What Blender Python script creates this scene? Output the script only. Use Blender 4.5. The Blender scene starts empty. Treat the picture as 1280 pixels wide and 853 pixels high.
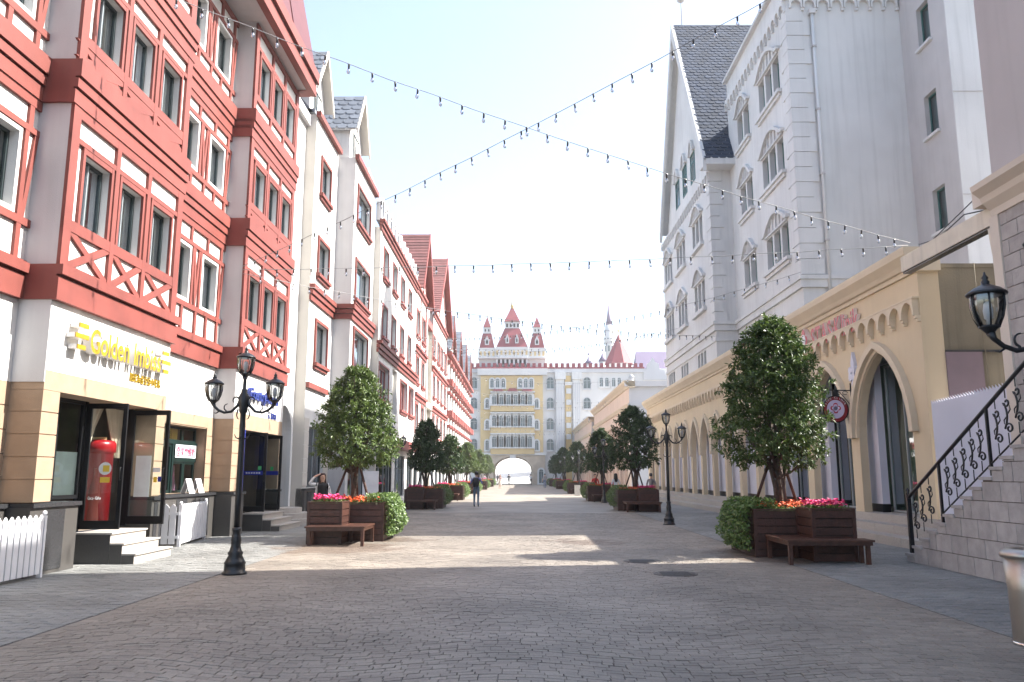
import bpy, bmesh, math, random
from mathutils import Matrix, Vector, noise
R_ = math.radians
sc = bpy.context.scene
col = sc.collection

# ---------------------------------------------------------------- camera
F_PX, CAM_H, CXP, CYP, HOR_Y, VAN_X = 1000.0, 1.6, 640.0, 426.5, 594.0, 650.0
PITCH = math.atan((HOR_Y - CYP) / F_PX)
YAW = math.atan((VAN_X - CXP) / F_PX * math.cos(PITCH))
cd = bpy.data.cameras.new('camera')
cam = bpy.data.objects.new('camera', cd)
col.objects.link(cam)
cam.location = (0, 0, CAM_H)
cam.rotation_euler = (math.pi / 2 + PITCH, 0, YAW)
cd.sensor_width = 36
cd.lens = 36 * F_PX / 1280
cd.clip_end = 3000
sc.camera = cam
sc.render.resolution_x, sc.render.resolution_y = 1024, 682
_rm = cam.rotation_euler.to_matrix()
def ray(x, y):
    return _rm @ Vector(((x - CXP) / F_PX, -(y - CYP) / F_PX, -1))
def at_y(x, y, Y):
    d = ray(x, y); return Vector((0, 0, CAM_H)) + d * (Y / d.y)

# ---------------------------------------------------------------- light
HAZE = 0.00065
SUN_EL, SUN_T = 43.0, 9.0          # elevation, degrees the sun stands beyond the +X direction
world = bpy.data.worlds.new('World'); sc.world = world
world.use_nodes = True
wn = world.node_tree.nodes; wl = world.node_tree.links
sky = wn.new('ShaderNodeTexSky'); sky.sky_type = 'NISHITA'; sky.sun_disc = False
sky.sun_elevation = R_(SUN_EL)
sky.sun_rotation = R_(90 - SUN_T)
sky.air_density = 1.0; sky.dust_density = 2.4; sky.ozone_density = 0.4
hs_ = wn.new('ShaderNodeHueSaturation'); hs_.inputs['Saturation'].default_value = .92      # thin milky haze over the blue
wl.new(sky.outputs[0], hs_.inputs['Color']); wl.new(hs_.outputs[0], wn['Background'].inputs[0])
wn['Background'].inputs[1].default_value = 0.12
sl = bpy.data.lights.new('sun', 'SUN'); sl.energy = 4.4; sl.angle = R_(0.53); sl.color = (1, 0.965, 0.91)
so = bpy.data.objects.new('sun', sl); col.objects.link(so)
_sd = Vector((math.cos(R_(SUN_T)) * math.cos(R_(SUN_EL)), math.sin(R_(SUN_T)) * math.cos(R_(SUN_EL)), math.sin(R_(SUN_EL))))
so.rotation_euler = _sd.to_track_quat('Z', 'Y').to_euler()
so.location = (30, 20, 40)
sc.view_settings.view_transform = 'Standard'
sc.view_settings.look = 'None'
sc.view_settings.gamma = 1.0
sc.view_settings.use_curve_mapping = False
sc.view_settings.exposure = 1.9
sc.render.engine = 'CYCLES'

# ---------------------------------------------------------------- materials
MATS = {}
def mat(name, c, rough=0.6, var=0.12, scale=3.0, bump=0.0, bscale=40.0, metal=0.0, streak=0.0, spec=0.5, island=0.0, dirt=0.0):
    """plain procedural surface: base colour with world-space mottling, optional rain streaks and fine relief"""
    if name in MATS: return MATS[name]
    m = bpy.data.materials.new(name); m.use_nodes = True
    nt = m.node_tree; N = nt.nodes; L = nt.links; bs = N['Principled BSDF']
    bs.inputs['Roughness'].default_value = rough
    bs.inputs['Metallic'].default_value = metal
    bs.inputs['Specular IOR Level'].default_value = spec
    geo = N.new('ShaderNodeNewGeometry')
    n1 = N.new('ShaderNodeTexNoise'); n1.inputs['Scale'].default_value = scale; n1.inputs['Detail'].default_value = 5
    L.new(geo.outputs['Position'], n1.inputs['Vector'])
    mr = N.new('ShaderNodeMapRange'); mr.inputs[1].default_value = .3; mr.inputs[2].default_value = .7
    mr.inputs[3].default_value = 1 - var; mr.inputs[4].default_value = 1 + var * .6
    L.new(n1.outputs[0], mr.inputs[0])
    fac = mr.outputs[0]
    def mul(a, b):
        q = N.new('ShaderNodeMath'); q.operation = 'MULTIPLY'; L.new(a, q.inputs[0]); L.new(b, q.inputs[1]); return q.outputs[0]
    if streak:
        mp = N.new('ShaderNodeMapping'); mp.inputs['Scale'].default_value = (5, 5, .25)
        L.new(geo.outputs['Position'], mp.inputs[0])
        n2 = N.new('ShaderNodeTexNoise'); n2.inputs['Scale'].default_value = 1.0; n2.inputs['Detail'].default_value = 6
        L.new(mp.outputs[0], n2.inputs['Vector'])
        m2 = N.new('ShaderNodeMapRange'); m2.inputs[1].default_value = .5; m2.inputs[2].default_value = .75
        m2.inputs[3].default_value = 1; m2.inputs[4].default_value = 1 - streak
        L.new(n2.outputs[0], m2.inputs[0]); fac = mul(fac, m2.outputs[0])
    if island:
        oi = N.new('ShaderNodeObjectInfo'); ad = N.new('ShaderNodeMath'); ad.operation = 'ADD'
        L.new(geo.outputs['Random Per Island'], ad.inputs[0]); L.new(oi.outputs['Random'], ad.inputs[1])
        fr = N.new('ShaderNodeMath'); fr.operation = 'FRACT'; L.new(ad.outputs[0], fr.inputs[0])
        m3 = N.new('ShaderNodeMapRange'); m3.inputs[3].default_value = 1 - island; m3.inputs[4].default_value = 1 + island * .7
        L.new(fr.outputs[0], m3.inputs[0]); fac = mul(fac, m3.outputs[0])
    mx = N.new('ShaderNodeVectorMath'); mx.operation = 'SCALE'
    mx.inputs[0].default_value = c[:3]
    L.new(fac, mx.inputs['Scale']); L.new(mx.outputs[0], bs.inputs['Base Color'])
    if bump:
        nb = N.new('ShaderNodeTexNoise'); nb.inputs['Scale'].default_value = bscale; nb.inputs['Detail'].default_value = 4
        L.new(geo.outputs['Position'], nb.inputs['Vector'])
        b = N.new('ShaderNodeBump'); b.inputs['Strength'].default_value = bump; b.inputs['Distance'].default_value = .02
        L.new(nb.outputs[0], b.inputs['Height']); L.new(b.outputs[0], bs.inputs['Normal'])
    MATS[name] = m
    return m

def glass(name, tint=(.75, .82, .84), mixv=.28, rough=.03):
    if name in MATS: return MATS[name]
    m = bpy.data.materials.new(name); m.use_nodes = True
    N = m.node_tree.nodes; L = m.node_tree.links; N.remove(N['Principled BSDF'])
    t = N.new('ShaderNodeBsdfTransparent'); t.inputs[0].default_value = (*tint, 1)
    g = N.new('ShaderNodeBsdfGlossy'); g.inputs['Roughness'].default_value = rough; g.inputs[0].default_value = (.9, .95, 1, 1)
    fr = N.new('ShaderNodeFresnel'); fr.inputs[0].default_value = 1.5
    a = N.new('ShaderNodeMath'); a.operation = 'ADD'; a.inputs[1].default_value = mixv; a.use_clamp = True
    L.new(fr.outputs[0], a.inputs[0])
    mx = N.new('ShaderNodeMixShader'); L.new(a.outputs[0], mx.inputs[0]); L.new(t.outputs[0], mx.inputs[1]); L.new(g.outputs[0], mx.inputs[2])
    L.new(mx.outputs[0], N['Material Output'].inputs[0])
    MATS[name] = m
    return m

def leafmat(name, c, c2, rough=.42):
    m = bpy.data.materials.new(name); m.use_nodes = True
    N = m.node_tree.nodes; L = m.node_tree.links; bs = N['Principled BSDF']
    g = N.new('ShaderNodeNewGeometry')
    mx = N.new('ShaderNodeMix'); mx.data_type = 'RGBA'
    L.new(g.outputs['Random Per Island'], mx.inputs[0])
    mx.inputs[6].default_value = (*c, 1); mx.inputs[7].default_value = (*c2, 1)
    L.new(mx.outputs[2], bs.inputs['Base Color'])
    bs.inputs['Roughness'].default_value = rough
    tr = N.new('ShaderNodeBsdfTranslucent'); L.new(mx.outputs[2], tr.inputs[0])
    ms = N.new('ShaderNodeMixShader'); ms.inputs[0].default_value = .25
    L.new(bs.outputs[0], ms.inputs[1]); L.new(tr.outputs[0], ms.inputs[2]); L.new(ms.outputs[0], N['Material Output'].inputs[0])
    MATS[name] = m
    return m

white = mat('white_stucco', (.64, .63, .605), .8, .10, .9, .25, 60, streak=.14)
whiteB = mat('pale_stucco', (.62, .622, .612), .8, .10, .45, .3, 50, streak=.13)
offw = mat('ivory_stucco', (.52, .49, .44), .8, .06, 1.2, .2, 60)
sidew = mat('grey_and_shade_stucco', (.49, .475, .47), .8, .07, 1.0, .2, 50, streak=.08)  # greyer copy of the white; paints shade into bay and townhouse returns, also trims
cream = mat('cream_stone', (.32, .228, .152), .75, .10, 4, .2, 80)
red = mat('red_paint', (.198, .046, .034), .62, .20, 1.3, .15, 60, streak=.12)
redlite = mat('pale_red_paint', (.25, .062, .052), .6, .14, 1.6, .12, 60, streak=.1)
granite = mat('grey_granite', (.07, .065, .06), .35, .25, 90, .05, 120)
graniteD = mat('dark_granite', (.035, .035, .037), .25, .25, 80)
stepm = mat('step_stone', (.38, .35, .315), .6, .12, 20, .1, 90, island=.05)
alu = mat('dark_aluminium', (.045, .06, .06), .35, .05, 5, metal=.3)
alug = mat('grey_aluminium', (.35, .38, .39), .35, .05, 5, metal=.3)
blackm = mat('black_frame', (.010, .010, .011), .35, .1, 8, spec=.25)
iron = mat('black_cast_iron', (.011, .012, .014), .38, .25, 14, .15, 60)
curt = mat('curtain_cloth', (.60, .61, .58), .9, .1, 5)
curty = mat('cream_curtain', (.55, .47, .36), .9, .1, 6)
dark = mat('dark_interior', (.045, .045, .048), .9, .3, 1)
room = mat('warm_interior', (.20, .16, .12), .9, .3, 1.5)
wg = glass('window_glass', (.80, .87, .87), .22)
wg2 = glass('mirror_window_glass', (.60, .70, .72), .42)
wg3 = glass('clear_window_glass', (.85, .90, .90), .10)
wgd = glass('tinted_window_glass', (.30, .42, .42), .06)
sg = glass('shop_glass', (.86, .92, .92), .05)
lg = glass('lantern_glass', (.88, .90, .90), .08)
frost = mat('frosted_glass', (.68, .76, .74), .35, .08, 5)
wood = mat('brown_plank', (.062, .023, .015), .5, .35, 9, .35, 30, island=.25)
woodr = mat('bench_plank', (.085, .035, .022), .45, .35, 9, .35, 30, island=.25)
soil = mat('soil', (.04, .03, .022), .9, .4, 20, .5, 30)
bark = mat('bark', (.085, .062, .048), .85, .4, 14, .7, 25)
stakem = mat('wooden_stake', (.075, .04, .03), .8, .3, 12, .3, 30)
leafA = leafmat('tree_leaf', (.038, .075, .017), (.115, .165, .04))
leafB = leafmat('young_leaf', (.065, .115, .022), (.14, .19, .055))
leafC = leafmat('dark_tree_leaf', (.032, .064, .022), (.075, .12, .038))
leafI = leafmat('ivy_leaf', (.06, .12, .025), (.19, .27, .08))
pinkf = mat('pink_petal', (.75, .06, .22), .6, .35, 25)
orangef = mat('orange_petal', (.75, .13, .03), .6, .35, 25)
whitep = mat('white_paint', (.72, .72, .74), .45, .05, 4)
yellowl = mat('yellow_letter', (.34, .215, .006), .4, .05, 3)
silver = mat('letter_side', (.70, .66, .62), .35, .05, 3)
bluel = mat('blue_letter', (.018, .035, .20), .4, .05, 3)
bluep = mat('blue_panel', (.012, .025, .28), .35, .08, 3)
greenf = mat('green_frame', (.0035, .017, .0145), .4, .1, 4)
slate = mat('slate_tile', (.026, .038, .064), .8, .15, 2, .2, 30, island=.3)
slateL = mat('pale_slate_tile', (.15, .165, .19), .6, .12, 2, .2, 30, island=.2)
redtile = mat('red_roof_tile', (.19, .075, .068), .7, .15, 2, .2, 30, island=.2)
redtileD = mat('plum_roof_tile', (.085, .06, .09), .7, .15, 2, .2, 30, island=.2)
yel = mat('yellow_stucco', (.62, .505, .345), .8, .06, .9, .2, 50, streak=.06)
yelt = mat('cream_moulding', (.64, .54, .40), .75, .06, 1.5, .15, 50)
olive = mat('stained_stucco', (.22, .19, .135), .85, .22, .7, .25, 30, streak=.35)
purp = mat('mauve_panel', (.20, .15, .17), .7, .1, 2, .1, 40)
lil = mat('lilac_white_panel', (.60, .60, .68), .6, .04, 1)
beige = mat('beige_stucco', (.44, .405, .395), .85, .07, .7, .2, 50, streak=.06)
beiget = mat('beige_moulding', (.60, .53, .45), .75, .06, 1.5, .15, 40)
block = mat('grey_block', (.36, .335, .32), .8, .16, 5, .5, 22, island=.12, streak=.12)
mortar = mat('mortar', (.13, .105, .085), .9, .2, 6, .3, 40)
peach = mat('peach_stucco', (.68, .53, .42), .8, .06, .8)
steel = mat('brushed_steel', (.42, .39, .35), .42, .12, 3, metal=1.0)
castw = mat('castle_pale_stone', (.64, .63, .61), .85, .08, .35)
castg = mat('castle_grey_stone', (.52, .525, .54), .85, .08, .35)
casty = mat('castle_yellow_stucco', (.62, .465, .235), .85, .08, .3)
castb = mat('castle_base_stone', (.50, .42, .33), .85, .14, 1.2, .3, 4)
castr = mat('castle_red_tile', (.24, .055, .065), .7, .12, .6)
merl = mat('dark_red_merlon', (.24, .045, .06), .7, .1, .6)
violet = mat('violet_tile', (.17, .135, .215), .7, .08, .5)
cwin = mat('castle_window_glass', (.11, .15, .16), .15, .3, .8)
gold = mat('gilded_finial', (.62, .42, .16), .4, .1, 3)
# ---------------------------------------------------------------- mesh helpers
class MB:
    def __init__(s): s.v = []; s.f = []; s.m = []; s.sm = []
    def add(s, vs, fs, mi=0, smooth=False):
        o = len(s.v); s.v += [tuple(p) for p in vs]
        for f in fs: s.f.append(tuple(i + o for i in f)); s.m.append(mi); s.sm.append(smooth)
    def box(s, x0, x1, y0, y1, z0, z1, mi=0):
        s.add([(x0, y0, z0), (x1, y0, z0), (x1, y1, z0), (x0, y1, z0), (x0, y0, z1), (x1, y0, z1), (x1, y1, z1), (x0, y1, z1)],
              [(0, 3, 2, 1), (4, 5, 6, 7), (0, 1, 5, 4), (1, 2, 6, 5), (2, 3, 7, 6), (3, 0, 4, 7)], mi)
    def quad(s, a, b, c, d, mi=0): s.add([a, b, c, d], [(0, 1, 2, 3)], mi)
    def prism(s, poly, y0, y1, mi=0):
        """polygon in x,z (counter-clockwise seen from -y) extruded from y0 (front) to y1"""
        n = len(poly)
        vs = [(p[0], y0, p[1]) for p in poly] + [(p[0], y1, p[1]) for p in poly]
        fs = [tuple(range(n)), tuple(range(2 * n - 1, n - 1, -1))]
        fs += [(i, i + n, (i + 1) % n + n, (i + 1) % n) for i in range(n)]
        s.add(vs, fs, mi)
    def tube(s, pts, rad, seg=8, mi=0, cap=True, smooth=True):
        pts = [Vector(p) for p in pts]; n = len(pts)
        if not hasattr(rad, '__len__'): rad = [rad] * n
        vs = []; prev = None
        for i, p in enumerate(pts):
            t = (pts[min(i + 1, n - 1)] - pts[max(i - 1, 0)])
            t = t.normalized() if t.length > 1e-9 else Vector((0, 0, 1))
            if prev is None:
                a = Vector((1, 0, 0)) if abs(t.x) < .9 else Vector((0, 1, 0))
                u = t.cross(a).normalized()
            else:
                u = (prev - t * prev.dot(t)).normalized()
            prev = u; w = t.cross(u)
            for k in range(seg):
                an = 2 * math.pi * k / seg
                vs.append(p + (u * math.cos(an) + w * math.sin(an)) * rad[i])
        fs = []
        for i in range(n - 1):
            for k in range(seg):
                fs.append((i * seg + k, i * seg + (k + 1) % seg, (i + 1) * seg + (k + 1) % seg, (i + 1) * seg + k))
        if cap:
            fs.append(tuple(range(seg - 1, -1, -1))); fs.append(tuple((n - 1) * seg + k for k in range(seg)))
        s.add(vs, fs, mi, smooth)
    def lathe(s, prof, seg=16, c=(0, 0, 0), mi=0, smooth=True, ph=0.0, caps=True):
        vs = []; n = len(prof)
        for r, z in prof:
            for k in range(seg):
                a = 2 * math.pi * k / seg + ph
                vs.append((c[0] + r * math.cos(a), c[1] + r * math.sin(a), c[2] + z))
        fs = []
        for i in range(n - 1):
            for k in range(seg):
                fs.append((i * seg + k, i * seg + (k + 1) % seg, (i + 1) * seg + (k + 1) % seg, (i + 1) * seg + k))
        if caps:
            fs.append(tuple(range(seg - 1, -1, -1))); fs.append(tuple((n - 1) * seg + k for k in range(seg)))
        s.add(vs, fs, mi, smooth)
    def sweep(s, path, prof, mi=0, closed=False):
        """path: (x,z) points of a moulding line on a facade; prof: (offset outward from the line, y) closed polygon"""
        n = len(path); m = len(prof); vs = []
        for i in range(n):
            a = Vector(path[max(i - 1, 0)]); b = Vector(path[min(i + 1, n - 1)])
            t = (b - a).normalized(); nr = Vector((-t.y, t.x))
            for o, y in prof: vs.append((path[i][0] + nr.x * o, y, path[i][1] + nr.y * o))
        fs = []
        for i in range(n - 1):
            for k in range(m):
                fs.append((i * m + k, i * m + (k + 1) % m, (i + 1) * m + (k + 1) % m, (i + 1) * m + k))
        fs.append(tuple(range(m - 1, -1, -1))); fs.append(tuple((n - 1) * m + k for k in range(m)))
        s.add(vs, fs, mi)
    def mesh(s, name, *mats):
        me = bpy.data.meshes.new(name); me.from_pydata(s.v, [], s.f)
        for m in mats: me.materials.append(m)
        if len(mats) > 1: me.polygons.foreach_set('material_index', s.m)
        if any(s.sm): me.polygons.foreach_set('use_smooth', s.sm)
        bm = bmesh.new(); bm.from_mesh(me); bmesh.ops.recalc_face_normals(bm, faces=bm.faces); bm.to_mesh(me); bm.free()
        me.update(); return me
    def raw(s, name, *mats):
        me = bpy.data.meshes.new(name); me.from_pydata(s.v, [], s.f)
        for m in mats: me.materials.append(m)
        if len(mats) > 1: me.polygons.foreach_set('material_index', s.m)
        if any(s.sm): me.polygons.foreach_set('use_smooth', s.sm)
        me.update(); return me

def put(name, data, parent=None, basis=None, label=None, cat=None, group=None, kind=None):
    o = bpy.data.objects.new(name, data); col.objects.link(o)
    if parent is not None: o.parent = parent
    if basis is not None: o.matrix_basis = basis
    if label: o['label'] = label
    if cat: o['category'] = cat
    if group: o['group'] = group
    if kind: o['kind'] = kind
    return o
def thing(name, label, cat, loc=(0, 0, 0), rz=0.0, group=None):
    return put(name, None, None, Matrix.Translation(loc) @ Matrix.Rotation(rz, 4, 'Z'), label, cat, group)
def T(x, y, z): return Matrix.Translation((x, y, z))
def S(x, y, z): return Matrix.Diagonal((x, y, z, 1))
_cube = {}
def cube(m):
    if m.name not in _cube:
        b = MB(); b.box(0, 1, 0, 1, 0, 1); _cube[m.name] = b.mesh('box_' + m.name, m)
    return _cube[m.name]
def bx(name, m, parent, x0, x1, y0, y1, z0, z1):
    return put(name, cube(m), parent, T(x0, y0, z0) @ S(x1 - x0, y1 - y0, z1 - z0))
def copy_tree(o, parent=None):
    c = o.copy(); col.objects.link(c); c.parent = parent
    for ch in list(o.children): copy_tree(ch, c)
    return c
def arch_pts(w, h, n=8):
    """half width w, rise h: pointed (h>w) or round (h=w) arch from (-w,0) over (0,h) to (w,0)"""
    Rr = (w * w + h * h) / (2 * w); cx = -w + Rr
    th1 = math.acos(max(-1, min(1, (w - Rr) / Rr)))
    if h <= w * 1.0001: th1 = math.pi / 2
    L_ = []
    for i in range(n + 1):
        th = math.pi + (th1 - math.pi) * i / n
        L_.append((cx + Rr * math.cos(th), Rr * math.sin(th)))
    return L_ + [(-x, z) for x, z in L_[-2::-1]]

_cache = {}
class Bld:
    """a building whose facade faces the street; a = coordinate along the street, p = projection out of the wall line"""
    def __init__(s, name, label, cat, line, base, side, group=None):
        s.side = side; s.line = line; s.base = base
        if side == 'L': loc, rz, s.s = (line, base, 0), math.pi / 2, 1
        elif side == 'R': loc, rz, s.s = (line, base, 0), -math.pi / 2, -1
        else: loc, rz, s.s = (base, line, 0), 0, 1
        s.root = thing(name, label, cat, loc, rz, group)
    def x(s, a): return (a - s.base) * s.s
    def rng(s, a0, a1):
        x0, x1 = s.x(a0), s.x(a1); return (min(x0, x1), max(x0, x1))
    def box(s, name, m, a0, a1, p0, p1, z0, z1):
        x0, x1 = s.rng(a0, a1)
        return bx(name, m, s.root, x0, x1, -p1, -p0, z0, z1)
    def put(s, name, data, a=None, p=0, z=0, parent=None, basis=None):
        b = T(s.x(a) if a is not None else 0, -p, z)
        return put(name, data, parent or s.root, b @ basis if basis is not None else b)
    def wall(s, name, m, a0, a1, z0, z1, p=0, holes=(), rev=.22, back=None, mr=None):
        """front skin with real openings and their reveals; back = depth of the side returns"""
        mb = MB(); x0, x1 = s.rng(a0, a1)
        H = []
        for h in holes:
            hx = s.rng(h[0], h[1]); H.append((hx[0], hx[1], h[2], h[3]))
        xs = sorted({x0, x1} | {v for h in H for v in h[:2]}); zs = sorted({z0, z1} | {v for h in H for v in h[2:]})
        xs = [v for v in xs if x0 <= v <= x1]; zs = [v for v in zs if z0 <= v <= z1]
        for i in range(len(xs) - 1):
            for j in range(len(zs) - 1):
                cx = (xs[i] + xs[i + 1]) / 2; cz = (zs[j] + zs[j + 1]) / 2
                if any(h[0] < cx < h[1] and h[2] < cz < h[3] for h in H): continue
                mb.quad((xs[i], -p, zs[j]), (xs[i + 1], -p, zs[j]), (xs[i + 1], -p, zs[j + 1]), (xs[i], -p, zs[j + 1]))
        for h in H:
            a, b, c, d = h; y0 = -p; y1 = -p + rev
            mb.quad((a, y0, c), (a, y1, c), (a, y1, d), (a, y0, d)); mb.quad((b, y0, c), (b, y0, d), (b, y1, d), (b, y1, c))
            mb.quad((a, y0, c), (b, y0, c), (b, y1, c), (a, y1, c)); mb.quad((a, y0, d), (a, y1, d), (b, y1, d), (b, y0, d))
        if back:
            y0 = -p; y1 = -p + back
            for a in (x0, x1): mb.quad((a, y0, z0), (a, y0, z1), (a, y1, z1), (a, y1, z0), 1)
            mb.quad((x0, y0, z1), (x1, y0, z1), (x1, y1, z1), (x0, y1, z1), 1)
        return put(name, mb.raw(name, m, mr or m), s.root)
    def win(s, a0, a1, z0, z1, p, nv=2, fm=None, gm=None, cur=None, fw=.05, nh=0, name='window', sill=None):
        """window frame at depth p (front face), with panes and a curtain behind"""
        fm = fm or alu; gm = gm or wg
        w = abs(a1 - a0); h = z1 - z0; x0 = s.rng(a0, a1)[0]
        key = (round(w, 2), round(h, 2), nv, nh, fm.name, fw)
        if key not in _cache:
            b = MB(); d = .06
            b.box(0, w, 0, d, 0, fw); b.box(0, w, 0, d, h - fw, h); b.box(0, fw, 0, d, fw, h - fw); b.box(w - fw, w, 0, d, fw, h - fw)
            sm_ = MB()
            for i in range(1, nv): b.box(w * i / nv - fw * .3, w * i / nv + fw * .5, .004, d - .004, fw, h - fw)
            sm_.box(0, fw * .55, -.002, d - .008, fw, h - fw)
            for i in range(1, nh + 1):
                zz = h * (.68 if nh == 1 else i / (nh + 1)); b.box(fw, w - fw, .008, d - .008, zz - fw / 2, zz + fw / 2)
            pn = MB(); pw = (w - fw * (nv + 1)) / nv
            pn.box(0, w / nv - fw, 0, .01, 0, h - 2 * fw)
            _cache[key] = (b.mesh('window_frame', fm), {}, sm_.mesh('stile', alug) if nv > 1 else None)
        fr, pns, stl = _cache[key]
        o = put(name, fr, s.root, T(x0, -p, z0))
        if stl and fm is alu:
            for i in range(nv): put('stile', stl, o, T(w * i / nv - fw * .85 if i else fw, .0 if i else .006, 0))
        if gm.name not in pns:
            pn = MB(); pn.quad((0, 0, 0), (w / nv - fw, 0, 0), (w / nv - fw, 0, h - 2 * fw), (0, 0, h - 2 * fw)); pns[gm.name] = pn.raw('pane', gm)
        for i in range(nv): put('pane', pns[gm.name], o, T(w * i / nv + fw / 2 + (.0 if nv == 1 else 0), .03 + .006 * (i % 2), fw))
        if cur:
            k2 = ('cur', round(w, 2), round(h, 2), cur)
            if k2 not in _cache:
                b = MB(); rr = random.Random(cur)
                def drape(xa, xb):
                    n = max(6, int((xb - xa) / .04)); pr = None
                    for i in range(n + 1):
                        x = xa + (xb - xa) * i / n; y = .14 + .025 * math.sin(i * 1.9 + cur) + rr.uniform(-.008, .008)
                        if pr: b.quad((pr[0], pr[1], .02), (x, y, .02), (x, y, h - .02), (pr[0], pr[1], h - .02))
                        pr = (x, y)
                f1 = (.30, .42, .50, .60, .8)[cur % 5]; f2 = (.25, .4, .3, .35, .15)[cur % 5]
                drape(.03, w * f1); drape(w * (1 - f2), w - .03)
                _cache[k2] = b.raw('curtain', curt)
            put('curtain', _cache[k2], o)
        if sill: put('sill', _sill(w, *sill), o)
        return o
    def diag(s, name, m, a0, z0, a1, z1, wd, p0, p1):
        """slanted timber from (a0,z0) to (a1,z1), cut level at both ends"""
        x0, x1 = s.x(a0), s.x(a1); b = MB()
        hw = wd / 2 * math.hypot(x1 - x0, z1 - z0) / max(1e-6, abs(z1 - z0))
        if z1 < z0: x0, x1, z0, z1 = x1, x0, z1, z0
        b.prism([(x0 - hw, z0), (x0 + hw, z0), (x1 + hw, z1), (x1 - hw, z1)], -p1, -p0)
        return put(name, b.mesh(name, m), s.root)
    def prof(s, name, m, a0, a1, pts):
        """horizontal moulding: (p,z) profile polygon run from a0 to a1"""
        x0, x1 = s.rng(a0, a1); b = MB(); n = len(pts)
        b.add([(x0, -p, z) for p, z in pts] + [(x1, -p, z) for p, z in pts],
              [tuple(range(n)), tuple(range(2 * n - 1, n - 1, -1))] + [(i, i + n, (i + 1) % n + n, (i + 1) % n) for i in range(n)])
        return put(name, b.mesh(name, m), s.root)
def _sill(w, m, ex, d, h):
    k = ('sill', round(w, 2), m.name, ex, d, h)
    if k not in _cache:
        b = MB(); b.box(-ex, w + ex, -d, .05, -h, 0); _cache[k] = b.mesh('sill', m)
    return _cache[k]

def text_mesh(t, size, ext, mats, bev=0.0):
    k = ('txt', t, size, ext, bev, tuple(m.name for m in mats))
    if k in _cache: return _cache[k]
    cu = bpy.data.curves.new('letter', 'FONT'); cu.body = t; cu.size = size; cu.extrude = ext; cu.resolution_u = 3; cu.offset = bev * size
    o = bpy.data.objects.new('letter', cu); col.objects.link(o)
    dg = bpy.context.evaluated_depsgraph_get(); dg.update()
    me = bpy.data.meshes.new_from_object(o.evaluated_get(dg))
    bpy.data.objects.remove(o)
    me.materials.clear()
    for m in mats: me.materials.append(m)
    if len(mats) > 1:
        for p in me.polygons: p.material_index = 0 if p.normal.z > .5 else 1
    if len(me.vertices):
        xs = [v.co.x for v in me.vertices]; w = (min(xs), max(xs))
    else: w = (0, size * .3)
    _cache[k] = (me, w); return _cache[k]
UPR = Matrix.Rotation(math.pi / 2, 4, 'X')      # text upright, facing -y
def letters(root, t, size, ext, mats, x, y, z, gap=.06, name='letter', width=None, bold=0.0):
    """each letter a mesh of its own along +x; returns the end"""
    adv = []
    for ch in t:
        if ch == ' ': adv.append((None, 0, size * .3)); continue
        me, w = text_mesh(ch, size, ext, mats, bold); adv.append((me, w[0], w[1] - w[0]))
    tot = sum(a[2] for a in adv) + size * gap * (len(adv) - 1); k = (width / tot) if width else 1
    for me, mn, w in adv:
        if me: put(name, me, root, T(x - mn * k, y, z) @ S(k, 1, 1) @ UPR)
        x += (w + size * gap) * k
    return x
# ================================================================ THE SETTING: ground and paving
rnd = random.Random(7)
asph = mat('distant_ground', (.15, .135, .125), .9, .15, .05)
b = MB(); b.quad((-900, -60, -.10), (900, -60, -.10), (900, 1500, -.10), (-900, 1500, -.10))
put('ground', b.raw('ground', asph), kind='structure')

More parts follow.
